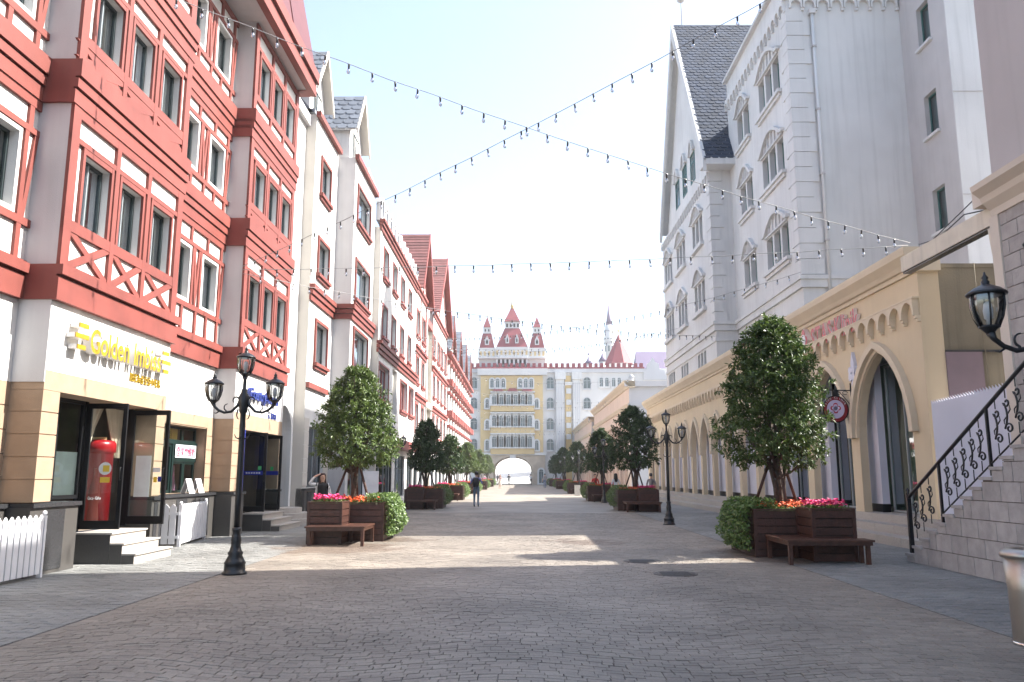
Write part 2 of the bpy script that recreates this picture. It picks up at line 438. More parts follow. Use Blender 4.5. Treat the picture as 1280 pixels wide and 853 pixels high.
def paver_mat(name, c, c2, island):
    """stone paving: colour differs stone by stone, with worn pale and damp brown patches"""
    m = bpy.data.materials.new(name); m.use_nodes = True
    N = m.node_tree.nodes; L = m.node_tree.links; bs = N['Principled BSDF']
    g = N.new('ShaderNodeNewGeometry'); oi = N.new('ShaderNodeObjectInfo')
    ad = N.new('ShaderNodeMath'); ad.operation = 'ADD'; L.new(g.outputs['Random Per Island'], ad.inputs[0]); L.new(oi.outputs['Random'], ad.inputs[1])
    fr = N.new('ShaderNodeMath'); fr.operation = 'FRACT'; L.new(ad.outputs[0], fr.inputs[0])
    mx = N.new('ShaderNodeMix'); mx.data_type = 'RGBA'; L.new(fr.outputs[0], mx.inputs[0])
    mx.inputs[6].default_value = (*c, 1); mx.inputs[7].default_value = (*c2, 1)
    n = N.new('ShaderNodeTexNoise'); n.inputs['Scale'].default_value = .55; n.inputs['Detail'].default_value = 6
    L.new(g.outputs['Position'], n.inputs['Vector'])
    mr = N.new('ShaderNodeMapRange'); mr.inputs[1].default_value = .3; mr.inputs[2].default_value = .72; mr.inputs[3].default_value = .70; mr.inputs[4].default_value = 1.26
    L.new(n.outputs[0], mr.inputs[0])
    n2 = N.new('ShaderNodeTexNoise'); n2.inputs['Scale'].default_value = 45; n2.inputs['Detail'].default_value = 4
    L.new(g.outputs['Position'], n2.inputs['Vector'])
    mr2 = N.new('ShaderNodeMapRange'); mr2.inputs[1].default_value = .3; mr2.inputs[2].default_value = .7; mr2.inputs[3].default_value = .82; mr2.inputs[4].default_value = 1.12
    L.new(n2.outputs[0], mr2.inputs[0])
    q = N.new('ShaderNodeMath'); q.operation = 'MULTIPLY'; L.new(mr.outputs[0], q.inputs[0]); L.new(mr2.outputs[0], q.inputs[1])
    vs = N.new('ShaderNodeVectorMath'); vs.operation = 'SCALE'; L.new(mx.outputs[2], vs.inputs[0]); L.new(q.outputs[0], vs.inputs['Scale'])
    out = vs.outputs[0]
    # brown overflow stains that spread from the planters
    for (px, py, r) in ((-4.0, 18.3, 1.5), (-3.1, 20.6, .9), (5.0, 16.0, 1.1), (4.6, 17.6, .8), (1.6, 20.0, 1.0)):
        d = N.new('ShaderNodeVectorMath'); d.operation = 'DISTANCE'; d.inputs[1].default_value = (px, py, 0); L.new(g.outputs['Position'], d.inputs[0])
        n3 = N.new('ShaderNodeTexNoise'); n3.inputs['Scale'].default_value = 1.6; n3.inputs['Detail'].default_value = 5; L.new(g.outputs['Position'], n3.inputs['Vector'])
        ma = N.new('ShaderNodeMath'); ma.operation = 'MULTIPLY_ADD'; ma.inputs[1].default_value = 2.6; L.new(n3.outputs[0], ma.inputs[0])
        sb = N.new('ShaderNodeMath'); sb.operation = 'SUBTRACT'; sb.inputs[0].default_value = r - 1.3; L.new(d.outputs['Value'], sb.inputs[1])
        L.new(sb.outputs[0], ma.inputs[2])
        st = N.new('ShaderNodeMapRange'); st.inputs[1].default_value = 0; st.inputs[2].default_value = .35; st.inputs[3].default_value = 0; st.inputs[4].default_value = .55
        L.new(ma.outputs[0], st.inputs[0])
        mm = N.new('ShaderNodeMix'); mm.data_type = 'RGBA'; L.new(st.outputs[0], mm.inputs[0]); L.new(out, mm.inputs[6]); mm.inputs[7].default_value = (.10, .062, .04, 1)
        out = mm.outputs[2]
    L.new(out, bs.inputs['Base Color']); bs.inputs['Roughness'].default_value = .62
    bp = N.new('ShaderNodeBump'); bp.inputs['Strength'].default_value = .35; bp.inputs['Distance'].default_value = .008
    L.new(n2.outputs[0], bp.inputs['Height']); L.new(bp.outputs[0], bs.inputs['Normal'])
    return m
settm = paver_mat('pink_grey_sett', (.192, .163, .134), (.248, .216, .176), .2)
greym = paver_mat('blue_grey_paver', (.178, .178, .166), (.224, .224, .212), .2)
jointm = mat('paving_joint', (.085, .072, .066), .95, .3, 8, .4, 60)

YA, YB, YN = 4.4, 35.0, 143.0         # built stone by stone from YA to YB, by material beyond
ped = put('pavement', None, kind='structure')
b = MB(); b.quad((-12, YA - 12, -.0085), (12, YA - 12, -.0085), (12, YB, -.0085), (-12, YB, -.0085))
put('joint_bed', b.raw('joint_bed', jointm), ped)
b = MB(); b.quad((-5.0, YB + .002, -.002), (5.0, YB + .002, -.002), (5.0, YN, -.002), (-5.0, YN, -.002)); put('far_setts', b.raw('far_setts', settm), ped)
b = MB(); b.quad((-12, YB + .002, -.004), (-5.004, YB + .002, -.004), (-5.004, YN, -.004), (-12, YN, -.004))
b.quad((5.004, YB + .002, -.004), (14, YB + .002, -.004), (14, YN, -.004), (5.004, YN, -.004)); put('far_pavers', b.raw('far_pavers', greym), ped)
b = MB(); b.quad((-12, YA - 12, -.003), (12, YA - 12, -.003), (12, YA, -.003), (-12, YA, -.003)); put('near_setts', b.raw('near_setts', settm), ped)

def stone(mb, q, z):
    """one paving stone: chamfered top on four corners q (ccw)"""
    cx = sum(p[0] for p in q) / 4; cy = sum(p[1] for p in q) / 4
    tl = rnd.uniform(-.012, .012), rnd.uniform(-.016, .016)
    top = [(cx + (p[0] - cx) * .975, cy + (p[1] - cy) * .95, z + (p[0] - cx) * tl[0] + (p[1] - cy) * tl[1]) for p in q]
    mid = [(p[0], p[1], z - .006) for p in q]
    vs = top + mid + [(p[0], p[1], -.016) for p in q]
    fs = [(0, 1, 2, 3)]
    for i in range(4):
        j = (i + 1) % 4; fs.append((i, i + 4, j + 4, j)); fs.append((i + 4, i + 8, j + 8, j + 4))
    mb.add(vs, fs)
ss = MB(); _q = MB()
_q.add([(-.475, -.455, .006), (.475, -.455, .006), (.475, .455, .006), (-.475, .455, .006), (-.5, -.5, 0), (.5, -.5, 0), (.5, .5, 0), (-.5, .5, 0),
        (-.5, -.5, -.012), (.5, -.5, -.012), (.5, .5, -.012), (-.5, .5, -.012)],
       [(0, 1, 2, 3)] + [f for i in range(4) for f in ((i, i + 4, (i + 1) % 4 + 4, (i + 1) % 4), (i + 4, i + 8, (i + 1) % 4 + 8, (i + 1) % 4 + 4))])
SETT = _q.raw('sett', settm); PAVER = _q.raw('paver', greym)
PIT, SAG = .088, .20
n_single = 0
def wavy(x, yy): return SAG * math.cos(x * 2 * math.pi / 3.3 + .4) + .10 * noise.noise(Vector((x * .45, yy * .22, 3.1)))
for r in range(int((YA - SAG) / PIT), int((YB + SAG) / PIT)):
    x = -4.9; wob = rnd.uniform(-.006, .006)
    while x < 4.88:
        wv = rnd.choice((.10, .13, .15, .16, .18, .22)); x1 = min(x + wv, 4.9)
        if 4.9 - x1 < .09: x1 = 4.9
        g = rnd.uniform(.0008, .0026) if rnd.random() < .80 else rnd.uniform(.004, .008); xa, xb = x + g, x1 - g; y0 = r * PIT
        q = [(xa, y0 + wavy(xa, y0) + g + wob), (xb, y0 + wavy(xb, y0) + g + wob), (xb, y0 + PIT + wavy(xb, y0 + PIT) - g), (xa, y0 + PIT + wavy(xa, y0 + PIT) - g)]
        x = x1
        if min(p[1] for p in q) < YA or max(p[1] for p in q) > YB: continue
        cy = (q[0][1] + q[2][1]) / 2; cx = (xa + xb) / 2; z = rnd.uniform(-.0035, .0015)
        if 6.05 < cy < 6.65 and abs(cx) < cy * .66 and n_single < 290:
            n_single += 1
            an = math.atan2(q[1][1] - q[0][1], xb - xa)
            put('sett', SETT, ped, T(cx, cy, z - .006) @ Matrix.Rotation(an, 4, 'Z') @ S(math.hypot(xb - xa, q[1][1] - q[0][1]) * .99, (q[3][1] - q[0][1]) * math.cos(an), 1))
        else: stone(ss, q, z)
put('setts', ss.raw('setts', settm), ped, kind='stuff')
gs = MB()
for sx in (-1, 1):
    e0, e1 = 4.93, 9.2
    r = 0; y = YA
    while y < YB - .12:
        x = e0 - (.1 if r % 2 else 0)
        while x < e1:
            wv = .2 + rnd.uniform(-.006, .006); g = rnd.uniform(.002, .005)
            xa, xb = max(x, e0) + g, min(x + wv, e1) - g
            if xb - xa > .03:
                X0, X1 = (xa, xb) if sx > 0 else (-xb, -xa)
                stone(gs, [(X0, y + g), (X1, y + g), (X1, y + .1 - g), (X0, y + .1 - g)], rnd.uniform(-.004, .002))
            x += wv
        y += .1; r += 1
put('pavers', gs.raw('pavers', greym), ped, kind='stuff')

# ================================================================ LEFT: red half-timbered building
RX, BP = -8.3, .55                     # recessed wall line and how far the bays stand out
rb = Bld('half_timbered_building', 'red and white half-timbered building with rusticated cream shop front', 'building', RX, 8.7, 'L')
def hband(b, a0, a1, p, steps, m=None):
    """stepped red string course; steps: (z0,z1,extra projection)"""
    for z0, z1, e in steps: b.box('string_course', m or red, a0, a1, p, p + e, z0, z1)
BAND1 = ((4.47, 4.86, .10), (4.90, 5.07, .16), (4.86, 4.90, .06))
BAND2 = ((7.95, 8.20, .08), (8.23, 8.40, .12), (8.43, 8.75, .16), (8.20, 8.23, .04), (8.40, 8.43, .06))
BAND3 = tuple((z0 + 3.25, z1 + 3.30, e) for z0, z1, e in BAND2)
WZ = ((5.92, 7.22), (9.33, 10.55), (12.65, 13.95))
rw = random.Random(3)
TB = .055
def bay(y0, y1):
    p = BP; W3 = [(y0 + .50, y0 + 1.42), (y0 + 1.82, y0 + 2.70), (y0 + 3.14, y0 + 4.05)]
    holes = [(a, c, z0, z1) for a, c in W3 for z0, z1 in WZ]
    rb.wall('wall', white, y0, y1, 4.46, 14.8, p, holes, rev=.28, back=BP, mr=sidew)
    for fl, (z0, z1) in enumerate(WZ):
        for a, c in W3:
            rb.win(a, c, z0, z1, p - .13, 2, alu, rw.choice((wg, wg2, wg3)), cur=rw.randrange(5) + 1)
            for (u0, u1) in ((a - .075, a), (c, c + .075)): rb.box('timber', red, u0, u1, p, p + TB, z0 - .02, z1 + .1)
            rb.box('timber', red, a, c, p, p + TB - .003, z1, z1 + .1)
        zb = (5.07, 8.75, 12.1)[fl]; zt = (7.95, 11.2, 14.75)[fl]
        rb.box('timber', red, y0, y1, p, p + TB + .004, z0 - .2, z0 - .0)
        rb.box('timber', red, y0, y1, p, p + TB + .004, z1 + .1, z1 + .2)
        rb.box('timber', red, y0, y1, p, p + TB + .004, zt - .18, zt)
        rb.box('timber', red, y0, y1, p, p + TB + .002, zb, zb + .07)
        for u0, u1 in ((y0, y0 + .24), (y1 - .26, y1)): rb.box('timber', red, u0, u1, p, p + TB + .008, zb, zt)
        for u in (y0 + 1.62, y0 + 2.92): rb.box('timber', red, u - .075, u + .075, p, p + TB + .006, zb, zt)
        cells = [(y0 + .24, y0 + 1.545), (y0 + 1.695, y0 + 2.845), (y0 + 2.995, y1 - .26)]
        wd = (.13, .26, 0)[fl]
        for a, c in cells:
            if wd:
                rb.diag('timber', red, a + wd / 2, zb + .07, c - wd / 2, z0 - .2, wd, p, p + TB - .004)
                rb.diag('timber', red, a + wd / 2, z0 - .2, c - wd / 2, zb + .07, wd, p, p + TB - .008)
                if wd > .2: rb.box('timber', red, (a + c) / 2 - .3, (a + c) / 2 + .3, p, p + TB - .012, zb + .07, z0 - .2)
    for st in (BAND1, BAND2, BAND3): hband(rb, y0 - .06, y1 + .06, 0.0, [(a, c, e + p) for a, c, e in st])
def recess(y0, y1, only=None):
    p = 0; W2 = [(y0 + 1.02, y0 + 1.92), (y0 + 2.78, y0 + 3.70)]
    holes = [(a, c, z0, z1) for a, c in W2 for z0, z1 in WZ]
    rb.wall('wall', white, y0, y1, 4.46, 14.8, p, holes, rev=.28)
    for fl, (z0, z1) in enumerate(WZ):
        zb = (5.07, 8.75, 12.1)[fl]; zt = (7.95, 11.2, 14.75)[fl]
        for a, c in W2:
            rb.win(a, c, z0, z1, p - .13, 2, alu, rw.choice((wg, wg2, wg3)), cur=rw.randrange(5) + 1)
            k = .08
            for (u0, u1, q0, q1) in ((a - k, a, z0 - k, z1 + k), (c, c + k, z0 - k, z1 + k), (a, c, z0 - k, z0), (a, c, z1, z1 + k)):
                rb.box('window_casing', white, u0, u1, p, p + .035, q0, q1)
        rb.box('timber', red, y0, y1, p, p + TB, z0 - .22, z0 - .09)
        rb.box('timber', red, y0, y1, p, p + TB, z1 + .09, z1 + .2)
        rb.box('timber', red, y0, y1, p, p + TB, zt - .17, zt)
        rb.box('timber', red, y0, y1, p, p + TB, zb, zb + .06)
        for u in (y0 + .07, y0 + .84, y0 + 2.10, y0 + 2.60, y0 + 3.88): rb.box('timber', red, u - .055, u + .055, p, p + TB - .004, z0 - .09, z1 + .09)
        for u in (y0 + .07, y0 + .9, y0 + 1.95, y0 + 3.0, y0 + 3.95): rb.box('timber', red, u - .06, u + .06, p, p + TB - .005, z1 + .2, zt - .17)
        for u in (y0 + .07, y0 + .75, y0 + 1.62, y0 + 2.45, y0 + 3.15, y0 + 3.9): rb.box('timber', red, u - .06, u + .06, p, p + TB - .005, zb + .06, z0 - .22)
        rb.diag('timber', red, y0 + 2.2, z1 + .09, y0 + 2.35, z0 - .09, .1, p, p + TB - .008)
        rb.diag('timber', red, y0 + 2.5, z1 + .09, y0 + 2.35, z0 - .09, .1, p, p + TB - .012)
        rb.diag('timber', red, y1 - .05, z1 + .09, y1 - .24, z0 - .09, .1, p, p + TB - .008)
        rb.diag('timber', red, y0 + .16, z1 + .09, y0 + .6, z0 - .09, .1, p, p + TB - .008)
    for st in (BAND1, BAND2, BAND3): hband(rb, y0 + .065, y1 - .065, p - .1, [(a, c, e + .1) for a, c, e in st])
recess(8.7, 12.9); bay(12.9, 17.45); recess(17.45, 21.65); bay(21.65, 26.1)
# eaves, mansard, core
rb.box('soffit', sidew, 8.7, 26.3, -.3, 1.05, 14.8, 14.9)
rb.box('fascia', red, 8.7, 26.4, .9, 1.12, 14.78, 15.2)
rb.box('fascia', red, 8.7, 26.4, .9, 1.22, 15.23, 15.6)
rb.box('fascia', red, 25.9, 26.4, -1.5, .9, 14.78, 15.6)
rt = mat('dark_red_roof', (.085, .012, .016), .6, .15, 2)
x0, x1 = rb.rng(8.7, 26.35); b = MB()
b.add([(x0, -1.1, 15.6), (x1, -1.1, 15.6), (x1 - .5, -.2, 20.5), (x0, -.2, 20.5), (x0, 5, 15.6), (x1, 5, 15.6), (x1 - .5, 4, 20.5), (x0, 4, 20.5)],
      [(0, 1, 2, 3), (1, 5, 6, 2), (5, 4, 7, 6), (4, 0, 3, 7), (3, 2, 6, 7)])
put('roof', b.mesh('roof', rt), rb.root)
for k in range(8):
    u = 9.2 + k * 2.05; b2 = MB(); xx = rb.x(u); b2.add([(xx, -1.13, 15.6), (xx + .16, -1.13, 15.6), (xx + .16, -.23, 20.5), (xx, -.23, 20.5), (xx, -1.0, 15.6), (xx + .16, -1.0, 15.6), (xx + .16, -.1, 20.5), (xx, -.1, 20.5)],
        [(0, 1, 2, 3), (4, 7, 6, 5), (0, 4, 5, 1), (1, 5, 6, 2), (2, 6, 7, 3), (3, 7, 4, 0)]); put('roof_rib', b2.mesh('roof_rib', rt), rb.root)
rb.box('core', dark, 8.75, 26.05, -5, -.75, 4.4, 15.5)
rb.box('floor_slab', dark, 8.72, 26.08, -5, -.12, 4.3, 4.46)
b = MB(); x0, x1 = rb.rng(26.1, 29.0)

# ground floor: pale upper wall, cream courses, granite plinth
def courses(bd, a0, a1, p0, p, z0=1.16, z1=3.10, n=5, m=None, top=True):
    h = (z1 - z0) / n
    for i in range(n):
        bd.box('stone_course', m or cream, a0, a1, p0, p, z0 + i * h + .012, z0 + (i + 1) * h - .006)
    bd.box('pier_core', m or cream, a0 + .012, a1 - .012, p0, p - .016, z0, z1)
def plinth(bd, a0, a1, p0, p, z=1.08):
    bd.box('plinth', granite, a0, a1, p0, p, 0, z)
    bd.box('plinth_cap', graniteD, a0 - .0, a1 + .03, p0, p + .05, z, z + .07)
    n = max(1, int((a1 - a0) / 1.1))
    for i in range(n):
        u = a0 + (a1 - a0) * (i + .5) / n; w = min(.30, (a1 - a0) * .2)
        bd.box('granite_panel', graniteD, u - w, u + w, p, p + .012, .06, z - .05)
# recess R0 (beside the picture's left edge)
rb.box('shop_wall', white, 8.7, 12.9, -.3, .0, 3.1, 4.47)
courses(rb, 8.7, 12.9, -.3, .0); plinth(rb, 8.7, 12.88, -.3, .14)
# bay A shop front
rb.box('shop_wall', white, 12.9, 17.45, -.1, BP, 3.30, 4.47)
rb.box('lintel_course', cream, 12.9, 17.45, -.1, BP - .004, 2.98, 3.30)
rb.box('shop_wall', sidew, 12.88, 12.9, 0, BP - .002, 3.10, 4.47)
courses(rb, 12.9, 13.38, -.1, BP - .004, n=5, z1=2.98); courses(rb, 17.05, 17.45, -.1, BP - .004, z0=1.16, n=5, z1=2.98)
plinth(rb, 12.9, 14.3, -.1, BP - .03); plinth(rb, 17.05, 17.45, -.1, BP + .02)
# recess R1
rb.wall('shop_wall', white, 17.45, 21.65, 3.1, 4.47, 0, [])
rb.wall('cream_wall', cream, 17.45, 21.65, 1.16, 3.1, 0, [(18.55, 21.2, 1.16, 2.80)], rev=.3)
courses(rb, 21.2, 21.65, -.02, .02, z1=2.98)
rb.box('lintel_course', cream, 17.47, 21.65, -.02, .018, 2.83, 3.12)
plinth(rb, 17.45, 21.64, -.4, .16)
# bay B
rb.box('shop_wall', white, 21.65, 26.1, -.1, BP, 3.30, 4.47)
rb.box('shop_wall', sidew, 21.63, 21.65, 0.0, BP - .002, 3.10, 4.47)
rb.box('lintel_course', cream, 21.65, 26.1, -.1, BP - .004, 2.86, 3.30)
courses(rb, 21.65, 22.35, -.1, BP - .004, n=5, z1=2.86); courses(rb, 25.85, 26.1, -.1, BP - .004, n=5, z1=2.86)
plinth(rb, 21.65, 22.6, -.1, BP + .06); plinth(rb, 25.85, 26.1, -.1, BP + .02)
# shop rooms
def room_box(bd, a0, a1, p0, p1, z0, z1, m):
    x0, x1 = bd.rng(a0, a1); b = MB(); y0, y1 = -p1, -p0
    b.quad((x0, y1, z0), (x1, y1, z0), (x1, y1, z1), (x0, y1, z1)); b.quad((x0, y0, z0), (x0, y1, z0), (x0, y1, z1), (x0, y0, z1))
    b.quad((x1, y0, z0), (x1, y0, z1), (x1, y1, z1), (x1, y1, z0)); b.quad((x0, y0, z1), (x0, y1, z1), (x1, y1, z1), (x1, y0, z1))
    b.quad((x0, y0, z0), (x1, y0, z0), (x1, y1, z0), (x0, y1, z0)); put('shop_interior', b.raw('shop_interior', m), bd.root)
room_box(rb, 13.0, 17.4, -3.6, -.02, .555, 4.28, room)
room_box(rb, 17.5, 21.6, -3.0, -.32, .6, 4.28, room)
room_box(rb, 21.7, 26.05, -3.4, -.02, .50, 4.28, room)
# window and doors of bay A: glazing line on the recess plane, the two leaves stand open at right angles
rb.win(13.4, 15.15, 1.17, 2.98, .04, 2, blackm, sg, fw=.07, name='shop_window')
o = rb.box('frosted_film', frost, 13.47, 15.1, -.02, -.008, 1.24, 2.02)
rb.box('door_post', blackm, 15.14, 15.22, -.05, .06, .56, 2.98); rb.box('door_post', blackm, 16.98, 17.06, -.05, .06, .56, 2.98)
def door_leaf(bd, a, p0, w, z0, z1, film=None, sticker=True, ang=0.0):
    """leaf swung out at right angles to the wall, hinged at projection p0"""
    b = MB(); f = .075
    b.box(0, w, -.025, .025, z0, z0 + .16); b.box(0, w, -.025, .025, z1 - .1, z1); b.box(0, f, -.025, .025, z0 + .16, z1 - .1); b.box(w - f, w, -.025, .025, z0 + .16, z1 - .1)
    o = put('door', b.mesh('door', blackm), bd.root, T(bd.x(a), -p0, 0) @ Matrix.Rotation(-math.pi / 2 + ang, 4, 'Z'))
    g = MB(); g.quad((f, 0, z0 + .16), (w - f, 0, z0 + .16), (w - f, 0, z1 - .1), (f, 0, z1 - .1)); put('pane', g.raw('pane', sg), o)
    h = MB(); zc = (z0 + z1) / 2 - .15
    for s in (-1, 1): h.tube([(w - .04, s * .02, zc - .12), (w - .04, s * .06, zc - .10), (w - .04, s * .06, zc + .10), (w - .04, s * .02, zc + .12)], .010, 6)
    put('handle', h.mesh('handle', blackm), o)
    return o
dA = door_leaf(rb, 15.22, .06, .74, .60, 2.95, ang=.05); dB = door_leaf(rb, 16.97, .06, .86, .60, 2.95, ang=-.12)
def decal(o, m, x0, x1, z0, z1, y=-.006, name='sticker'):
    b = MB(); b.box(x0, x1, y, y + .003, z0, z1); return put(name, b.mesh(name, m), o)
stw = mat('sticker_white', (.75, .75, .72), .4); sty = mat('sticker_yellow', (.75, .5, .05), .4); stg = mat('sticker_green', (.05, .4, .12), .4)
b = MB(); b.prism([(.40 + .12 * math.cos(k * math.pi / 8), 1.72 + .12 * math.sin(k * math.pi / 8)) for k in range(16)], -.007, -.004); put('sticker', b.mesh('sticker', stw), dA)
decal(dA, sty, .36, .48, 1.66, 1.78, -.010); decal(dA, sty, .32, .50, 1.46, 1.56)
decal(dB, sty, .58, .66, 1.45, 1.56); decal(dB, bluep, .68, .75, 1.46, 1.57); decal(dB, frost, .16, .50, 1.15, 2.0); decal(dB, stw, .56, .72, 1.66, 1.75)
# kiosk window of recess R1
K = -.26
rb.win(18.56, 20.35, 2.42, 2.79, K, 1, greenf, sg, fw=.05); rb.win(20.36, 21.19, 2.42, 2.79, K, 1, greenf, sg, fw=.05)
rb.win(18.56, 19.75, 1.17, 2.36, K, 1, greenf, sg, fw=.07); rb.win(19.83, 20.48, 1.17, 1.93, K, 1, greenf, sg, fw=.05); rb.win(20.5, 21.19, 1.17, 1.93, K, 1, greenf, sg, fw=.06)
rb.box('transom', greenf, 18.56, 21.19, K - .06, K + .04, 2.36, 2.42); rb.box('mullion', greenf, 19.75, 19.83, K - .06, K + .03, 1.17, 2.36)
rb.box('transom', greenf, 19.83, 21.19, K - .06, K + .03, 1.93, 2.02); rb.box('backing', dark, 19.83, 21.19, K - .09, K - .03, 2.02, 2.36)
# bay B shop front
rb.win(22.65, 23.75, .56, 2.86, .04, 1, blackm, sg, fw=.07, name='shop_window')
rb.box('blue_panel', bluep, 22.36, 22.62, -.05, BP + .01, 1.16, 2.86)
rb.box('door_post', blackm, 23.78, 23.86, -.05, .06, .5, 2.86); rb.box('door_post', blackm, 25.74, 25.82, -.05, .06, .5, 2.86)
dC = door_leaf(rb, 23.86, .06, .74, .54, 2.84); dD = door_leaf(rb, 25.72, .06, .66, .54, 2.84, ang=-.1)
decal(dC, bluep, .09, .65, 1.60, 1.72); decal(dC, stg, .5, .6, 1.74, 1.86); decal(dD, bluep, .09, .57, 1.60, 1.72); decal(dD, stg, .3, .4, 1.74, 1.86)
for q in range(6): decal(dC, stw, .15 + q * .075, .195 + q * .075, 1.64, 1.68, -.010, 'sticker')

# archway section between the red and the white buildings
aw = Bld('archway_wall', 'plain white wall with a round white arch moulding and narrow doorway', 'wall', RX, 26.15, 'L')
b = MB(); x0, x1 = aw.rng(26.15, 29.3); w = .95; xc = aw.x(27.72); zs = 3.0
ap = arch_pts(w, w * 1.05, 10)
b.quad((x0, 0, 0), (xc - w, 0, 0), (xc - w, 0, 15.4), (x0, 0, 15.4)); b.quad((xc + w, 0, 0), (x1, 0, 0), (x1, 0, 15.4), (xc + w, 0, 15.4))
for i in range(len(ap) - 1):
    a, c = ap[i], ap[i + 1]
    b.quad((xc + a[0], 0, zs + a[1]), (xc + c[0], 0, zs + c[1]), (xc + c[0], 0, 15.4), (xc + a[0], 0, 15.4))
    b.quad((xc + a[0], 0, zs + a[1]), (xc + a[0], .5, zs + a[1]), (xc + c[0], .5, zs + c[1]), (xc + c[0], 0, zs + c[1]))
for s in (-1, 1): b.quad((xc + s * w, 0, .5), (xc + s * w, .5, .5), (xc + s * w, .5, zs), (xc + s * w, 0, zs))
put('wall', b.raw('wall', white), aw.root)
b = MB(); path = [(xc - w, .5)] + [(xc + a[0], zs + a[1]) for a in ap] + [(xc + w, .5)]
b.sweep(path, [(0, -.13), (.20, -.13), (.20, 0), (0, 0)]); put('arch_moulding', b.mesh('arch_moulding', whiteB), aw.root)
aw.box('door', alu, 26.75, 28.7, -.5, -.44, .5, 2.5); aw.box('transom_panel', castg, 26.75, 28.7, -.5, -.42, 2.5, 4.05)
b = MB()
for k in range(9): b.lathe([(.06, 0), (.06, .01)], 8, (xc - .8 + k * .2, .40, 3.2))
for k in range(5): aw.box('grille_bar', iron, 27.0 + k * .36, 27.03 + k * .36, -.42, -.40, 2.55, 3.9)
for i, (r, z) in enumerate(((1.55, .17), (1.2, .34), (.85, .51))):
    b = MB(); pts = [(r * math.cos(math.pi + math.pi * k / 16), r * math.sin(math.pi + math.pi * k / 16)) for k in range(17)]
    n = len(pts); vs = [(xc + q[0], q[1], 0 if i == 0 else z - .17) for q in pts] + [(xc + q[0], q[1], z) for q in pts]
    b.add(vs, [tuple(range(n, 2 * n)), tuple(range(n - 1, -1, -1))] + [(k, (k + 1) % n, (k + 1) % n + n, k + n) for k in range(n)]); put('step', b.mesh('step', stepm), aw.root)
aw.box('core', dark, 26.2, 29.25, -4, -.55, 0, 15.3)
aw.box('cornice', sidew, 26.15, 29.3, -.1, .18, 15.0, 15.4)
# ================================================================ LEFT: white buildings with red trim
def casing(bd, a0, a1, z0, z1, p, m=red, w=.12, d=.07, sill=True):
    bd.box('window_casing', m, a0 - w, a0, p, p + d, z0, z1 + w); bd.box('window_casing', m, a1, a1 + w, p, p + d, z0, z1 + w)
    bd.box('window_casing', m, a0, a1, p, p + d, z1, z1 + w)
    if sill:
        bd.box('sill', m, a0 - w - .06, a1 + w + .06, p, p + .16, z0 - .13, z0); bd.box('sill', m, a0 - w, a1 + w, p, p + .09, z0 - .24, z0 - .132)
def tiles(root, m, corners, course=.34, tw=.42, th=.035, name='roof_tiles', shape='hex', seed=1):
    """rows of overlapping tiles on a roof slope; corners = bottom-left, bottom-right, top-right, top-left (root coords)"""
    bl, br, tr_, tl = [Vector(c) for c in corners]; b = MB(); rr = random.Random(seed)
    up = (tl - bl); n = max(2, int(up.length / course)); nrm = (br - bl).cross(up).normalized()
    for i in range(n):
        f0, f1 = i / n, min(1, (i + 1.25) / n)
        L0, R0 = bl.lerp(tl, f0), br.lerp(tr_, f0); L1, R1 = bl.lerp(tl, f1), br.lerp(tr_, f1)
        wd = (R0 - L0).length; k = max(1, int(wd / tw)); off = .5 if i % 2 else 0
        for j in range(-1, k + 1):
            u0, u1 = (j + off) / k, (j + off + 1) / k
            u0, u1 = max(0, u0), min(1, u1)
            if u1 - u0 < .2 / k: continue
            um = (u0 + u1) / 2; e = .18 * (u1 - u0); lift = nrm * (th + rr.uniform(-.006, .006))
            dz = (L1 - L0) * .30
            A = L0.lerp(R0, u0 + e) + lift; B = L0.lerp(R0, u1 - e) + lift
            if shape == 'hex':
                A2 = L0.lerp(R0, u0) + dz + lift; B2 = L0.lerp(R0, u1) + dz + lift
                C_ = L1.lerp(R1, u1) + nrm * .004; D_ = L1.lerp(R1, u0) + nrm * .004
                dn = -nrm * th
                b.add([A, B, B2, C_, D_, A2, A + dn, B + dn, B2 + dn, A2 + dn], [(0, 1, 2, 3, 4, 5), (0, 6, 7, 1), (1, 7, 8, 2), (5, 9, 6, 0)])
            else:
                A = L0.lerp(R0, u0) + lift; B = L0.lerp(R0, u1) + lift; C_ = L1.lerp(R1, u1) + nrm * .004; D_ = L1.lerp(R1, u0) + nrm * .004; dn = -nrm * th
                b.add([A, B, C_, D_, A + dn, B + dn], [(0, 1, 2, 3), (0, 4, 5, 1)])
    return put(name, b.raw(name, m), root, kind='stuff')
